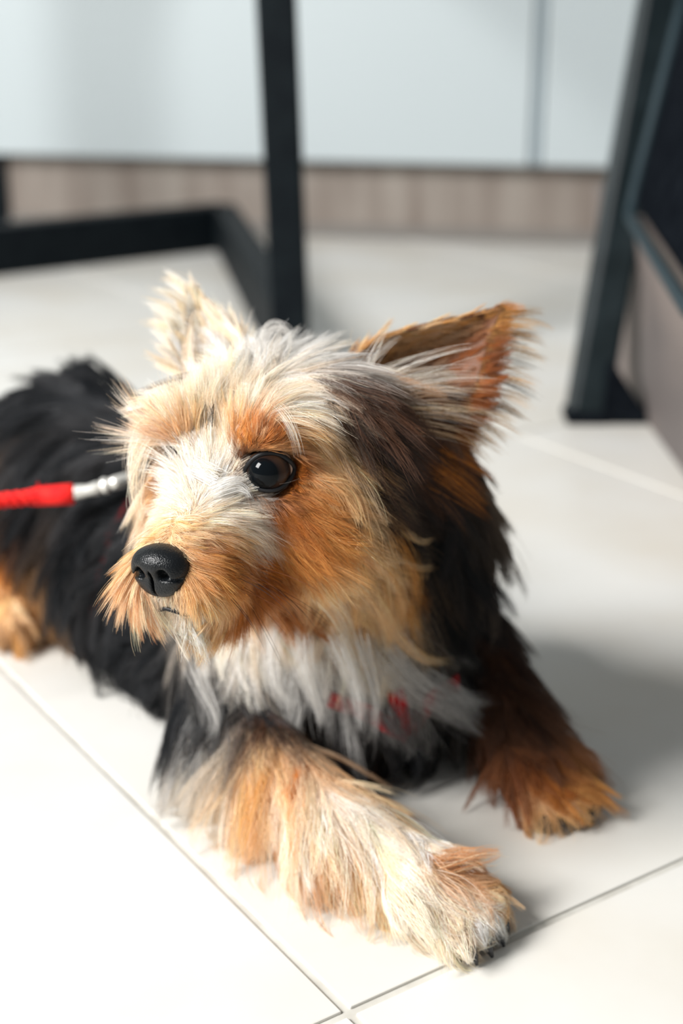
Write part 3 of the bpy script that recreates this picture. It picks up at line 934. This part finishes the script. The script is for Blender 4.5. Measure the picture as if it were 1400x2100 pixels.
def grow(name, X, N, D, L, LF, DR, C1, C2, MX, r0, parent, k=7, per_clump=28, clump=0.75, wave=0.0014, collide=True, tintvar=0.13):
    n = len(X)
    Lr = L * np.clip(RNG.normal(1, .18, n), .45, 1.5)
    # clumps share a direction offset, a colour and a length
    nc = max(8, n // per_clump)
    ci = RNG.choice(n, nc, replace=False)
    own = kd_assign(X, X[ci])
    cyaw = RNG.normal(0, .20, nc)[own] + RNG.normal(0, .10, n)
    clen = np.clip(RNG.normal(1, .14, nc), .6, 1.35)[own]
    clift = np.clip(RNG.normal(1, .35, nc), .3, 2.2)[own]
    Lr = Lr * clen
    S = np.cross(N, D)
    Dy = D * np.cos(cyaw)[:, None] + S * np.sin(cyaw)[:, None]
    lf = np.clip(LF * clift, .05, 1.2)
    d = Dy * np.cos(lf)[:, None] + N * np.sin(lf)[:, None]
    PTS = np.zeros((n, k, 3))
    PTS[:, 0] = X - N * 0.0006
    G = np.array([0, 0, -1.0])
    curl = RNG.normal(0, .5, nc)[own]
    step = Lr / (k - 1)
    for i in range(1, k):
        s = i / (k - 1)
        dd = d + (Dy * 0.9 - N * 0.25) * s + G * (DR * 1.1)[:, None] * s + S * (curl * s * s * 0.7)[:, None]
        dd /= np.linalg.norm(dd, axis=1, keepdims=True)
        PTS[:, i] = PTS[:, i - 1] + dd * step[:, None]
    # pull strands towards the centre strand of their clump
    sv = np.linspace(0, 1, k) ** 1.25
    am = clump * np.clip(RNG.normal(1, .25, n), 0.2, 1.15)
    am[RNG.random(n) < .06] = 0.0
    CC = PTS[ci][own]
    off = PTS - CC
    PTS = PTS - off * (sv[None, :] * am[:, None])[:, :, None]
    # fine waviness
    ph = RNG.random((n, 1)) * 6.28
    wv = np.sin(np.linspace(0, 1, k)[None, :] * 5.0 + ph) * np.linspace(0, 1, k)[None, :] * (wave * np.clip(Lr / .03, .2, 1.4))[:, None]
    PTS += S[:, None, :] * wv[:, :, None]
    if collide:
        for i in range(1, k):
            Q = PTS[:, i]
            sd = tri(SD, Q); g = normal_at(Q)
            need = 0.0006 + 0.0010 * i / (k - 1)
            PTS[:, i] = Q + g * np.maximum(0, need - sd)[:, None]
    PTS[:, :, 2] = np.maximum(PTS[:, :, 2], 0.0006)
    # colour: two-tone mix decided clump by clump, plus strand variation
    pick = np.clip(RNG.normal(0, 1, nc)[own] * .28 + MX + RNG.normal(0, .18, n), 0, 1)[:, None]
    tint = C1 * (1 - pick) + C2 * pick
    tint = tint * np.exp(RNG.normal(0, tintvar, n))[:, None] * np.exp(RNG.normal(0, .10, nc)[own])[:, None]
    tint = np.clip(tint, .002, .93)
    rad = (r0 * np.clip(RNG.normal(1, .2, n), .6, 1.5))[:, None] * (1 - np.linspace(0, 1, k)[None, :] ** 2 * .8)
    return make_curves(name, PTS, rad, tint, M_HAIR, parent)

# skin takes the colour of the coat that grows on it
bTri = np.concatenate([bT, bQ[:, [0, 1, 2]], bQ[:, [0, 2, 3]]]) if len(bT) else np.concatenate([bQ[:, [0, 1, 2]], bQ[:, [0, 2, 3]]])
bN = normal_at(bV)
_, vL, _, _, vC1, vC2, vMX = field(bV, bN)
vcol = (vC1 * (1 - vMX[:, None]) + vC2 * vMX[:, None]) * np.array([.62, .55, .50])
ca = body.data.color_attributes.new('tint', 'FLOAT_COLOR', 'POINT')
ca.data.foreach_set('color', np.concatenate([vcol, np.ones((len(vcol), 1))], 1).reshape(-1).astype(np.float32))
a_ = M_SKIN.node_tree.nodes.new('ShaderNodeAttribute'); a_.attribute_name = 'tint'
M_SKIN.node_tree.links.new(a_.outputs['Color'], M_SKIN.node_tree.nodes['Principled BSDF'].inputs['Base Color'])

cent = bV[bTri].mean(1)
hc = to_head(cent)
in_head = (np.linalg.norm((hc - np.array([0, -25, -18])) / np.array([62, 85, 62]), axis=1) < 1)
face = (np.linalg.norm((hc - np.array([0, 5, -18])) / np.array([48, 52, 46]), axis=1) < 1)
# bare places: nose, eyes, underside
bare = np.zeros(len(cent), bool)
bare |= (np.linalg.norm((hc - np.array([0, 50, -31])) / np.array([12.0, 11, 11.5]), axis=1) < 1)
for (c, out, side, upv) in EYES:
    q = cent - (c + out * EYE_R * .75)
    qs, qu, qo = q @ side, q @ upv, q @ out
    er = (.0108, .0080) if c is EYES[1][0] else (.0085, .0065)
    bare |= ((qs / er[0]) ** 2 + (qu / er[1]) ** 2 < 1) & (np.abs(qo) < .02)
ctN = normal_at(cent)
STRAPS = [[(676, 1428), (700, 1436), (750, 1455), (800, 1485), (835, 1502)], [(835, 1502), (852, 1468), (880, 1428), (930, 1398)], [(806, 1412), (818, 1452), (835, 1502)]]
STRAP_PTS = [np.array([cast(px, py, .80) for px, py in st_]) for st_ in STRAPS]
sp_ = np.concatenate([np.concatenate([a[:-1] + (a[1:] - a[:-1]) * t for t in (0, .33, .66, 1)]) for a in STRAP_PTS])
bare |= (((cent[:, None, :] - sp_[None]) ** 2).sum(-1).min(1) < .0035 ** 2)
under = (cent[:, 2] < .006) & (ctN[:, 2] < -.5)
ok = ~bare & ~under

def coat(name, mask, n, r0, dens=None, **kw):
    T = bTri[mask]
    X, _ = sample(bV, T, n, 1.0 if dens is None else dens[mask])
    N = normal_at(X)
    D, L, LF, DR, C1, C2, MX = field(X, N)
    return grow(name, X, N, D, L, LF, DR, C1, C2, MX, r0, dog, **kw)

QF = 1.0
coat('face_fur', ok & face, int(90000 * QF), 0.000058, per_clump=14, clump=.5, wave=.0008)
coat('head_fur', ok & in_head & ~face, int(60000 * QF), 0.000075, per_clump=24, clump=.7)
front = (cent @ BS - BO @ BS > -.03) | (cent[:, 2] < 0)
coat('chest_and_leg_fur', ok & ~in_head & front, int(72000 * QF), 0.000105, per_clump=34, clump=.8, wave=.002)
coat('body_fur', ok & ~in_head & ~front, int(46000 * QF), 0.00016, per_clump=34, clump=.75, wave=.002)
# ------------------------------------------------------------------ fur on the ears
def ear_fur(name, G, N, n, spec, r0, parent, per_clump=18, clump=.7, wave=.001):
    """spec(u, v, side) -> along, across, length mm, lift, colour1, colour2, mix"""
    nu, nv, _ = G.shape
    du = np.gradient(G, axis=0); dv = np.gradient(G, axis=1)
    ar = np.linalg.norm(np.cross(du, dv), axis=2).reshape(-1)
    k = RNG.choice(nu * nv, n, p=ar / ar.sum())
    i, j = np.divmod(k, nv)
    fi = np.clip(i + RNG.random(n) - .5, 0, nu - 1.001); fj = np.clip(j + RNG.random(n) - .5, 0, nv - 1.001)
    def at(A):
        a, b = fi.astype(int), fj.astype(int); x, y = (fi - a)[:, None], (fj - b)[:, None]
        return A[a, b] * (1 - x) * (1 - y) + A[a + 1, b] * x * (1 - y) + A[a, b + 1] * (1 - x) * y + A[a + 1, b + 1] * x * y
    u, v = fi / (nu - 1), fj / (nv - 1)
    side = np.where(RNG.random(n) < .62, 1.0, -1.0)        # 1 = the hollow side
    X = at(G); Nn = at(N); Nn /= np.linalg.norm(Nn, axis=1, keepdims=True)
    X = np.where(side[:, None] > 0, X, X + Nn * .0022)
    Nn = -Nn * side[:, None]
    U = at(du); U /= np.linalg.norm(U, axis=1, keepdims=True) + 1e-9
    W = at(dv); W /= np.linalg.norm(W, axis=1, keepdims=True) + 1e-9
    al, ac, L, lf, C1, C2, MX = spec(u, v, side)
    D = U * al[:, None] + W * ac[:, None]
    D -= Nn * (D * Nn).sum(1, keepdims=True)
    D /= np.linalg.norm(D, axis=1, keepdims=True) + 1e-9
    return grow(name, X, Nn, D, L / 1000, np.radians(lf), np.full(n, .12), C1, C2, MX, r0, parent, per_clump=per_clump, clump=clump, wave=wave, collide=False)

def mixc(a, b, t): return a[None] * (1 - t[:, None]) + b[None] * t[:, None]
def spec_L(u, v, side):
    t = np.clip(v * 1.15, 0, 1)
    al = 1.0 - .35 * v; ac = .15 + .55 * v
    L = 8 + 7 * (1 - u) + 1.5 * v
    C1 = mixc(TN, RU, np.clip(t * 1.5, 0, 1)); C2 = mixc(CR, BR, t)  # shade of the ear put into the fur: browner towards the outer edge
    tip = np.clip((u - .7) * 3, 0, 1)[:, None]
    C1 = C1 * (1 - tip) + TN[None] * tip; C2 = C2 * (1 - tip) + OR[None] * tip
    return al, ac, L, np.where(side > 0, 14, 14.0), C1, C2, np.full(len(u), .35)
def spec_R(u, v, side):
    al = np.full(len(u), 1.0); ac = -.45 + .35 * v
    L = 11 + 8 * (1 - u)
    C1 = mixc(CR, CR, v * .4); C2 = mixc(WH, SV, np.clip(v - .5, 0, 1))
    return al, ac, L, np.full(len(u), 18.0), C1, C2, np.full(len(u), .4)
ear_fur('ear_fur', EAR_L, NL, 16000, spec_L, .00009, earL)
ear_fur('ear_fur', EAR_R, NR, 10000, spec_R, .00010, earR)

def lock(P0, dirs, L, n, spread, c1, c2, parent, name, r0=.00009, wave=.0015, k=9, curl=0.0, mix=.5):
    """loose strands: roots P0 (m,3), directions dirs (m,3), n strands each"""
    m_ = len(P0)
    idx = np.repeat(np.arange(m_), n)
    d = dirs[idx] / np.linalg.norm(dirs[idx], axis=1, keepdims=True)
    X = P0[idx] + RNG.normal(0, spread, (len(idx), 3))
    S = np.cross(d, UP[None]); S /= np.linalg.norm(S, axis=1, keepdims=True) + 1e-9
    PTS = np.zeros((len(idx), k, 3)); PTS[:, 0] = X
    Ls = L[idx] / 1000 * np.clip(RNG.normal(1, .15, len(idx)), .5, 1.4)
    cs = (RNG.normal(0, .35, m_) )[idx] + RNG.normal(0, .08, len(idx))
    G = np.array([0, 0, -1.0])
    dd = d + RNG.normal(0, .06, d.shape)
    for i in range(1, k):
        s = i / (k - 1)
        e = dd + S * (cs * s)[:, None] + G * (0.35 + curl) * s * s
        e /= np.linalg.norm(e, axis=1, keepdims=True)
        PTS[:, i] = PTS[:, i - 1] + e * (Ls / (k - 1))[:, None]
    # gather at the tips
    mean = np.stack([PTS[idx == q].mean(0) for q in range(m_)])[idx]
    sv = (np.linspace(0, 1, k) ** 1.2)[None, :, None]
    PTS = PTS + (mean - PTS) * sv * .6
    pk = np.clip(mix + RNG.normal(0, .3, m_)[idx] + RNG.normal(0, .15, len(idx)), 0, 1)[:, None]
    tint = np.clip((c1 * (1 - pk) + c2 * pk) * np.exp(RNG.normal(0, .12, len(idx)))[:, None], .002, .93)
    rad = np.full((len(idx), 1), r0) * (1 - np.linspace(0, 1, k)[None, :] ** 2 * .85)
    PTS[:, :, 2] = np.maximum(PTS[:, :, 2], .0006)
    return make_curves(name, PTS, rad, tint, M_HAIR, parent)

# fringe hanging off the outer edge of the dog's left ear
nu, nv, _ = EAR_L.shape
roots, dirs, Ls = [], [], []
for q in range(46):
    u = 0.02 + .93 * RNG.random()
    i = u * (nu - 1); a = int(i); f = i - a
    p = EAR_L[a, nv - 1] * (1 - f) + EAR_L[min(a + 1, nu - 1), nv - 1] * f
    roots.append(p)
    dirs.append(RT * 1.0 + UP * (-.45 + .55 * u + RNG.normal(0, .12)) + FW * RNG.normal(-.05, .15))
    Ls.append(20 + 10 * RNG.random())
lock(np.array(roots), np.array(dirs), np.array(Ls), 15, .0012, TN, DK, earL, 'ear_fringe', r0=.00007)
roots, dirs, Ls = [], [], []
for q in range(26):
    u = 0.1 + .9 * RNG.random()
    i = u * (nu - 1); a = int(i); f = i - a
    p = EAR_R[a, 0] * (1 - f) + EAR_R[min(a + 1, nu - 1), 0] * f
    roots.append(p)
    dirs.append(-RT * .8 + UP * (.1 + .7 * u + RNG.normal(0, .15)) + FW * RNG.normal(0, .15))
    Ls.append(15 + 9 * RNG.random())
lock(np.array(roots), np.array(dirs), np.array(Ls), 20, .0014, CR, WH, earR, 'ear_fringe', r0=.00009)
# pale tufts sweeping across the foot of the left ear
roots, dirs, Ls = [], [], []
for (px, py, dx, dy, l) in [(735, 770, .6, -.8, 26), (760, 775, .8, -.5, 34), (780, 790, 1, -.35, 42), (800, 795, 1, -.25, 46), (815, 810, 1, -.15, 46), (830, 830, 1, -.05, 44), (845, 850, 1, .05, 40),
                            (790, 770, .9, -.45, 44), (860, 870, 1, .15, 36), (770, 800, 1, -.1, 40), (750, 760, .5, -.9, 24), (810, 830, 1, .1, 46)]:
    roots.append(P(px, py, .652)); dirs.append(RT * dx - UP * dy + FW * .22); Ls.append(l)
lock(np.array(roots), np.array(dirs), np.array(Ls), 11, .0022, TN, WH, dog, 'ear_tuft_hair', r0=.00007)

roots, dirs, Ls = [], [], []
for (px, py, dx, dy, l) in [(870, 880, .95, .3, 30), (880, 905, .9, .4, 34), (880, 930, .9, .5, 34), (890, 950, .85, .6, 32), (900, 980, .8, .6, 30), (895, 1010, .75, .7, 30), (910, 920, .9, .4, 30)]:
    roots.append(P(px, py, .672)); dirs.append(RT * dx - UP * dy + FW * .22); Ls.append(l)
lock(np.array(roots), np.array(dirs), np.array(Ls), 26, .0022, OR, DK, dog, 'ear_tuft_hair', r0=.00008)

# whiskers: long dark and rusty hairs on the cheek and chin
roots, dirs, Ls = [], [], []
for (px, py, dx, dy, l) in [(470, 1170, 1, .35, 34), (490, 1180, 1, .25, 36), (480, 1195, 1, .5, 34), (500, 1205, .8, .8, 30), (510, 1215, .6, 1, 28), (520, 1190, 1, .4, 38), (460, 1210, .8, .7, 30),
                            (540, 1200, 1, .6, 30), (550, 1215, .7, .9, 26), (530, 1225, .9, .6, 30), (500, 1160, 1, .2, 36), (262, 1245, -1, .25, 16), (640, 1260, .1, 1, 30), (780, 1225, 1, 0, 24)]:
    x = cast(px, py)
    roots.append(x); dirs.append(RT * dx - UP * dy - FW * .35); Ls.append(l)
lock(np.array(roots), np.array(dirs), np.array(Ls), 2, .0015, BK, RU, dog, 'whiskers', r0=.00010, curl=.2, mix=.35)

# shaped locks: polylines of picture points given their own depth
def poly_lock(name, pts, n, c1, c2, r0=.00007, spread=.0022, lift=.006, mix=.4, taper=.75, depth=None):
    w = []
    for q in pts:
        if depth is None:
            x = cast(q[0], q[1], .72 if q[1] < 1100 and q[0] < 720 else .80)
            w.append(x - (x - CAMP) / np.linalg.norm(x - CAMP) * lift)
        else:
            w.append(P(q[0], q[1], depth if len(q) < 3 else q[2]))
    w = np.array(w)
    # Catmull-Rom resample
    k = 12
    out = []
    e = np.concatenate([[2 * w[0] - w[1]], w, [2 * w[-1] - w[-2]]])
    for t in np.linspace(0, len(w) - 1 - 1e-6, k):
        i = int(t); f = t - i
        p0, p1, p2, p3 = e[i], e[i + 1], e[i + 2], e[i + 3]
        out.append(.5 * ((2 * p1) + (p2 - p0) * f + (2 * p0 - 5 * p1 + 4 * p2 - p3) * f * f + (3 * p1 - p0 - 3 * p2 + p3) * f ** 3))
    out = np.array(out)
    s = np.linspace(0, 1, k)
    off = RNG.normal(0, spread, (n, 1, 3)) * (1 - taper * s)[None, :, None] + RNG.normal(0, spread * .5, (n, 1, 3)) * s[None, :, None]
    PTS = out[None] + off
    cut = np.clip(RNG.normal(.92, .1, n), .55, 1)
    idx = s[None] * cut[:, None] * (k - 1)
    a = np.clip(idx.astype(int), 0, k - 2); f = (idx - a)[..., None]
    PTS = np.take_along_axis(PTS, a[..., None], 1) * (1 - f) + np.take_along_axis(PTS, (a + 1)[..., None], 1) * f
    pk = np.clip(mix + RNG.normal(0, .25, n), 0, 1)[:, None]
    return PTS, np.full((n, 1), r0) * (1 - s[None] ** 2 * .8), np.clip((c1 * (1 - pk) + c2 * pk) * np.exp(RNG.normal(0, .12, n))[:, None], .002, .93)
def locks(name, specs):
    R_ = [poly_lock(name, *a, **kw) for a, kw in specs]
    return make_curves(name, np.concatenate([r[0] for r in R_]), np.concatenate([r[1] for r in R_]), np.concatenate([r[2] for r in R_]), M_HAIR, dog)
locks('brow_locks', [
    (([(495, 815), (545, 822), (585, 855), (606, 900), (614, 935)], 40, WH, CR), dict(lift=.007, spread=.0018)),
    (([(500, 800), (560, 812), (610, 850), (640, 890)], 40, WH, CR), dict(lift=.008)),
    (([(330, 850, .622), (290, 880, .628), (270, 940, .632), (274, 1000, .632)], 70, WH, CR), dict(depth=.63, spread=.003)),
    (([(320, 880, .622), (288, 940, .628), (278, 1010, .630), (284, 1060, .628)], 70, CR, WH), dict(depth=.63, spread=.003)),
    (([(440, 985), (400, 968), (365, 965), (338, 985)], 60, WH, WH), dict(lift=.006, spread=.0018)),
    (([(440, 975), (405, 950), (375, 940), (345, 955)], 60, WH, CR), dict(lift=.006, spread=.0018)),
    (([(440, 1000), (480, 985), (505, 990), (520, 1008)], 60, WH, WH), dict(lift=.006, spread=.0016)),
    (([(438, 1010), (480, 1000), (500, 1005), (512, 1020)], 60, WH, WH), dict(lift=.006, spread=.0016)),
    (([(432, 872), (426, 840), (412, 812)], 10, BK, DK), dict(lift=.011, spread=.0012)),
    (([(436, 872), (440, 838), (450, 812)], 8, BK, DK), dict(lift=.011, spread=.0012)),
])
locks('cheek_locks', [
    (([(760, 1060), (820, 1120), (848, 1180), (852, 1240)], 70, TN, OR), dict(lift=.012, spread=.0028)),
    (([(720, 1110), (790, 1170), (820, 1230), (826, 1290)], 80, TN, CR), dict(lift=.014, spread=.0030)),
    (([(700, 1170), (760, 1230), (790, 1290), (800, 1340)], 80, CR, TN), dict(lift=.016, spread=.0030)),
    (([(640, 1190), (690, 1250), (712, 1310), (715, 1360)], 80, CR, WH), dict(lift=.016, spread=.0030)),
    (([(780, 1240), (820, 1310), (870, 1352), (925, 1356)], 50, CR, TN), dict(lift=.014, spread=.0022)),
    (([(830, 1090), (862, 1110), (890, 1104)], 16, TN, CR), dict(lift=.014, spread=.0015)),
    (([(820, 1150), (860, 1165), (892, 1160)], 16, TN, CR), dict(lift=.014, spread=.0015)),
    (([(520, 1150), (580, 1180), (630, 1240), (650, 1290)], 50, OR, RU), dict(lift=.010, spread=.003)),
    (([(480, 1200), (520, 1240), (540, 1285)], 40, RU, OR), dict(lift=.010, spread=.003)),
    (([(540, 1200), (590, 1260), (640, 1290), (680, 1290)], 14, RU, BR), dict(lift=.012, spread=.0012)),
    (([(500, 1160), (530, 1220), (520, 1262)], 10, RU, BR), dict(lift=.012, spread=.0010)),
])
locks('throat_locks', [
    (([(560, 1300), (555, 1360), (570, 1420), (610, 1450)], 70, WH, SV), dict(lift=.022, spread=.003)),
    (([(620, 1310), (630, 1380), (650, 1440), (665, 1490)], 80, WH, SV), dict(lift=.022, spread=.003)),
    (([(690, 1310), (715, 1370), (735, 1430), (740, 1500)], 80, SV, WH), dict(lift=.022, spread=.003)),
    (([(740, 1310), (760, 1380), (772, 1440), (768, 1510)], 60, SV, GY), dict(lift=.020, spread=.0026)),
    (([(500, 1310), (490, 1350), (500, 1400), (530, 1425)], 30, WH, SV), dict(lift=.022, spread=.003)),
    (([(790, 1330), (860, 1400), (940, 1430), (1010, 1440)], 80, SV, GY), dict(lift=.012, spread=.004)),
    (([(780, 1350), (840, 1420), (910, 1460), (980, 1490)], 60, GY, SV), dict(lift=.012, spread=.004)),
    (([(430, 1290), (420, 1320), (400, 1345)], 50, WH, CR), dict(lift=.010, spread=.003)),
    (([(470, 1300), (465, 1335), (450, 1365)], 50, WH, CR), dict(lift=.010, spread=.003)),
    (([(400, 1365), (410, 1400), (440, 1470), (430, 1520)], 50, SV, GY), dict(lift=.016, spread=.003)),
])
locks('crown_curls', [
    (([(560, 745), (545, 710), (550, 680), (572, 668), (592, 685), (596, 715), (585, 740)], 60, WH, GY), dict(depth=.665, spread=.0018, taper=.2)),
    (([(545, 740), (532, 705), (540, 682), (562, 686), (572, 710), (566, 735)], 50, SV, GY), dict(depth=.668, spread=.0018, taper=.2)),
    (([(520, 745), (500, 715), (505, 690), (525, 690)], 40, GY, SV), dict(depth=.67, spread=.0018, taper=.3)),
    (([(430, 780), (445, 748), (470, 738), (492, 752), (494, 775)], 40, WH, CR), dict(depth=.655, spread=.0018, taper=.2)),
    (([(605, 730), (620, 705), (640, 678)], 40, WH, SV), dict(depth=.665, spread=.002)),
    (([(630, 735), (650, 705), (672, 680)], 40, SV, WH), dict(depth=.665, spread=.002)),
    (([(660, 735), (690, 712), (730, 700)], 40, SV, CR), dict(depth=.668, spread=.002)),
])

# claws
def claws(pw, tip, d, n):
    for o in (-14, -5, 5, 14):
        q = B(*tip) + n * o / 1000 - d * abs(o) * .0003
        a = q + d * .0055 + np.array([0, 0, .001]); b_ = q + d * .0100 + np.array([0, 0, -.0035]); c_ = q + d * .0118; c_[2] = .0015
        tube('claw', [a, (a + b_) / 2 + np.array([0, 0, .001]), b_, c_], [.0026, .0025, .0019, .0007], M_NAIL, dog, 8)
claws(NEAR[3], NEAR[4], nd, nn)
claws(FAR[3], FAR[4], fd, fn)

# ------------------------------------------------------------------ harness and leash
M_RED = noise_color(mat('red_webbing', srgb(190, 22, 28), 0.75, 0.2), srgb(128, 10, 18), srgb(172, 18, 24), 220, rough_bump=.5, bump_scale=900, bump_dist=.0006)
M_ROPE = noise_color(mat('red_rope', srgb(235, 30, 28), 0.7, 0.25), srgb(214, 18, 22), srgb(246, 44, 36), 260, rough_bump=.8, bump_scale=700, bump_dist=.001)
M_CHROME = mat('nickel', (.86, .84, .79), 0.38, 0.5, 0.7)
harness = empty('harness', tuple(B(40, 0, 20)), 'red webbing dog harness buried in the chest fur', 'harness')
def loop(center, axis, off, name, width=.012, thick=.0022, n=72):
    axis = axis / np.linalg.norm(axis)
    e1 = np.cross(axis, [0, 0, 1.0]); e1 /= np.linalg.norm(e1); e2 = np.cross(axis, e1)
    ring = []
    for k in range(n):
        a = 2 * math.pi * k / n
        v = e1 * math.cos(a) + e2 * math.sin(a)
        ts = np.arange(.01, .14, .001)
        s = tri(SD, center + ts[:, None] * v)
        i = np.argmax(s > 0) if (s > 0).any() else len(ts) - 1
        ring.append(center + v * ts[i])
    ring = np.array(ring)
    for _ in range(3):
        ring = (np.roll(ring, 1, 0) + 2 * ring + np.roll(ring, -1, 0)) / 4
    nr = normal_at(ring)
    ring = ring + nr * off
    ring[:, 2] = np.maximum(ring[:, 2], .004)
    V, Q = [], []
    for k in range(n):
        for a, b in ((-1, -1), (1, -1), (1, 1), (-1, 1)):
            V.append(ring[k] + axis * a * width / 2 + nr[k] * b * thick / 2)
    for k in range(n):
        k2 = (k + 1) % n
        for a in range(4):
            b = (a + 1) % 4
            Q.append((k * 4 + a, k * 4 + b, k2 * 4 + b, k2 * 4 + a))
    np_mesh(name, np.array(V), Q, [], M_RED, harness, False)
    return ring
x_att = cast(312, 966)
ring2 = loop(B(float((x_att - BO) @ BS * 1000), 0, 72), BS, -.0002, 'girth_strap', .006, .0012)

def strap(pts, name, width=.009, thick=.002, off=.0022):
    d = []
    for a in range(len(pts) - 1):
        for k in range(8):
            d.append(pts[a] + (pts[a + 1] - pts[a]) * k / 8)
    d.append(pts[-1])
    d = np.array(d)
    for _ in range(4):
        d[1:-1] = (d[:-2] + 2 * d[1:-1] + d[2:]) / 4
    nr = normal_at(d)
    for _ in range(6):
        nr[1:-1] = (nr[:-2] + 2 * nr[1:-1] + nr[2:]) / 4
    nr /= np.linalg.norm(nr, axis=1, keepdims=True)
    tg = np.gradient(d, axis=0); tg /= np.linalg.norm(tg, axis=1, keepdims=True)
    sd_ = np.cross(nr, tg); sd_ /= np.linalg.norm(sd_, axis=1, keepdims=True)
    d = d + nr * off
    V, Q = [], []
    for k in range(len(d)):
        for a, b in ((-1, -1), (1, -1), (1, 1), (-1, 1)):
            V.append(d[k] + sd_[k] * a * width / 2 + nr[k] * b * thick / 2)
    for k in range(len(d) - 1):
        for a in range(4):
            b = (a + 1) % 4
            Q.append((k * 4 + a, k * 4 + b, k * 4 + 4 + b, k * 4 + 4 + a))
    Q += [(0, 1, 2, 3), tuple(len(d) * 4 - 4 + q for q in (3, 2, 1, 0))]
    np_mesh(name, np.array(V), Q, [], M_RED, harness, False)
for a in STRAP_PTS:
    strap(a, 'chest_strap')
def lead(px, py, off):
    d_ = FW + (px - 700) / FPX * RT + (1050 - py) / FPX * UP
    x = cast(px, py)
    z = ((x - CAMP) @ FW if x is not None else .85) - off
    return P(px, py, z)
e0 = lead(150, 1013, .045)
zc0 = (e0 - CAMP) @ FW
leash = empty('leash', tuple(P(60, 1022, zc0)), 'red braided rope leash with metal snap hook running to the left', 'leash')
def lp(px, py, dz=0): return P(px, py, zc0 + dz)
# braided rope: three strands twisted round one another
path = [lp(-420, 1075, -.06), lp(-200, 1050, -.03), lp(-60, 1033, -.012), lp(40, 1022, -.004), lp(105, 1016), lp(150, 1012)]
dense = []
for a in range(len(path) - 1):
    for k in range(24):
        dense.append(path[a] + (path[a + 1] - path[a]) * k / 24)
dense.append(path[-1])
dense = np.array(dense)
for _ in range(8):
    dense[1:-1] = (dense[:-2] + 2 * dense[1:-1] + dense[2:]) / 4
tang = np.gradient(dense, axis=0); tang /= np.linalg.norm(tang, axis=1, keepdims=True)
sx_ = np.cross(tang, [0, 0, 1.0]); sx_ /= np.linalg.norm(sx_, axis=1, keepdims=True); sy_ = np.cross(tang, sx_)
arc = np.concatenate([[0], np.cumsum(np.linalg.norm(np.diff(dense, axis=0), axis=1))])
for q in range(3):
    ph = arc / .016 * 2 * math.pi + q * 2.094
    pts = dense + (sx_ * np.cos(ph)[:, None] + sy_ * np.sin(ph)[:, None]) * .0021
    tube('rope_strand', pts, .0027, M_ROPE, leash, 8)
# whipped end of the rope, thicker
tube('rope_end', [lp(60, 1020), lp(80, 1018), lp(120, 1015), lp(148, 1013), lp(153, 1013)], [.0048, .0056, .0060, .0063, .0050], M_ROPE, leash, 14)
hook = tube('snap_hook', [lp(140, 1012), lp(148, 1011), lp(160, 1009), lp(180, 1006), lp(200, 1001), lp(208, 998)], [.0024, .0044, .0042, .0034, .0040, .0030], M_CHROME, leash, 14)
tube('swivel', [lp(205, 999), lp(209, 998), lp(216, 996), lp(223, 994), lp(227, 993)], [.002, .0042, .0050, .0042, .002], M_CHROME, leash, 14)
tube('hook_gate', [lp(226, 993), lp(236, 990), lp(260, 983, .008), lp(288, 974, .020), x_att + normal_at(x_att[None])[0] * .004], [.0036, .0040, .0040, .0036, .003], M_CHROME, leash, 12)
# ring on the harness that the hook is clipped to
na = normal_at(x_att[None])[0]; ta = np.cross(na, BS); ta /= np.linalg.norm(ta)
cen = x_att + na * .006
tube('lead_ring', [cen + (na * math.cos(a) + ta * math.sin(a)) * .008 for a in np.linspace(0, 2 * math.pi, 25)], .0013, M_CHROME, harness, 8)
# frayed red fibres near the end
fr = [lp(82, 1008), lp(92, 1006), lp(70, 1012)]
lock(np.array(fr), np.array([UP * 1.0 - RT * .25, UP * .8 + RT * .3, UP * .9 - RT * .5]), np.array([6., 4., 3.]), 14, .0008, lin((230, 30, 30)), lin((200, 20, 24)), leash, 'frayed_fibres', r0=.00012)
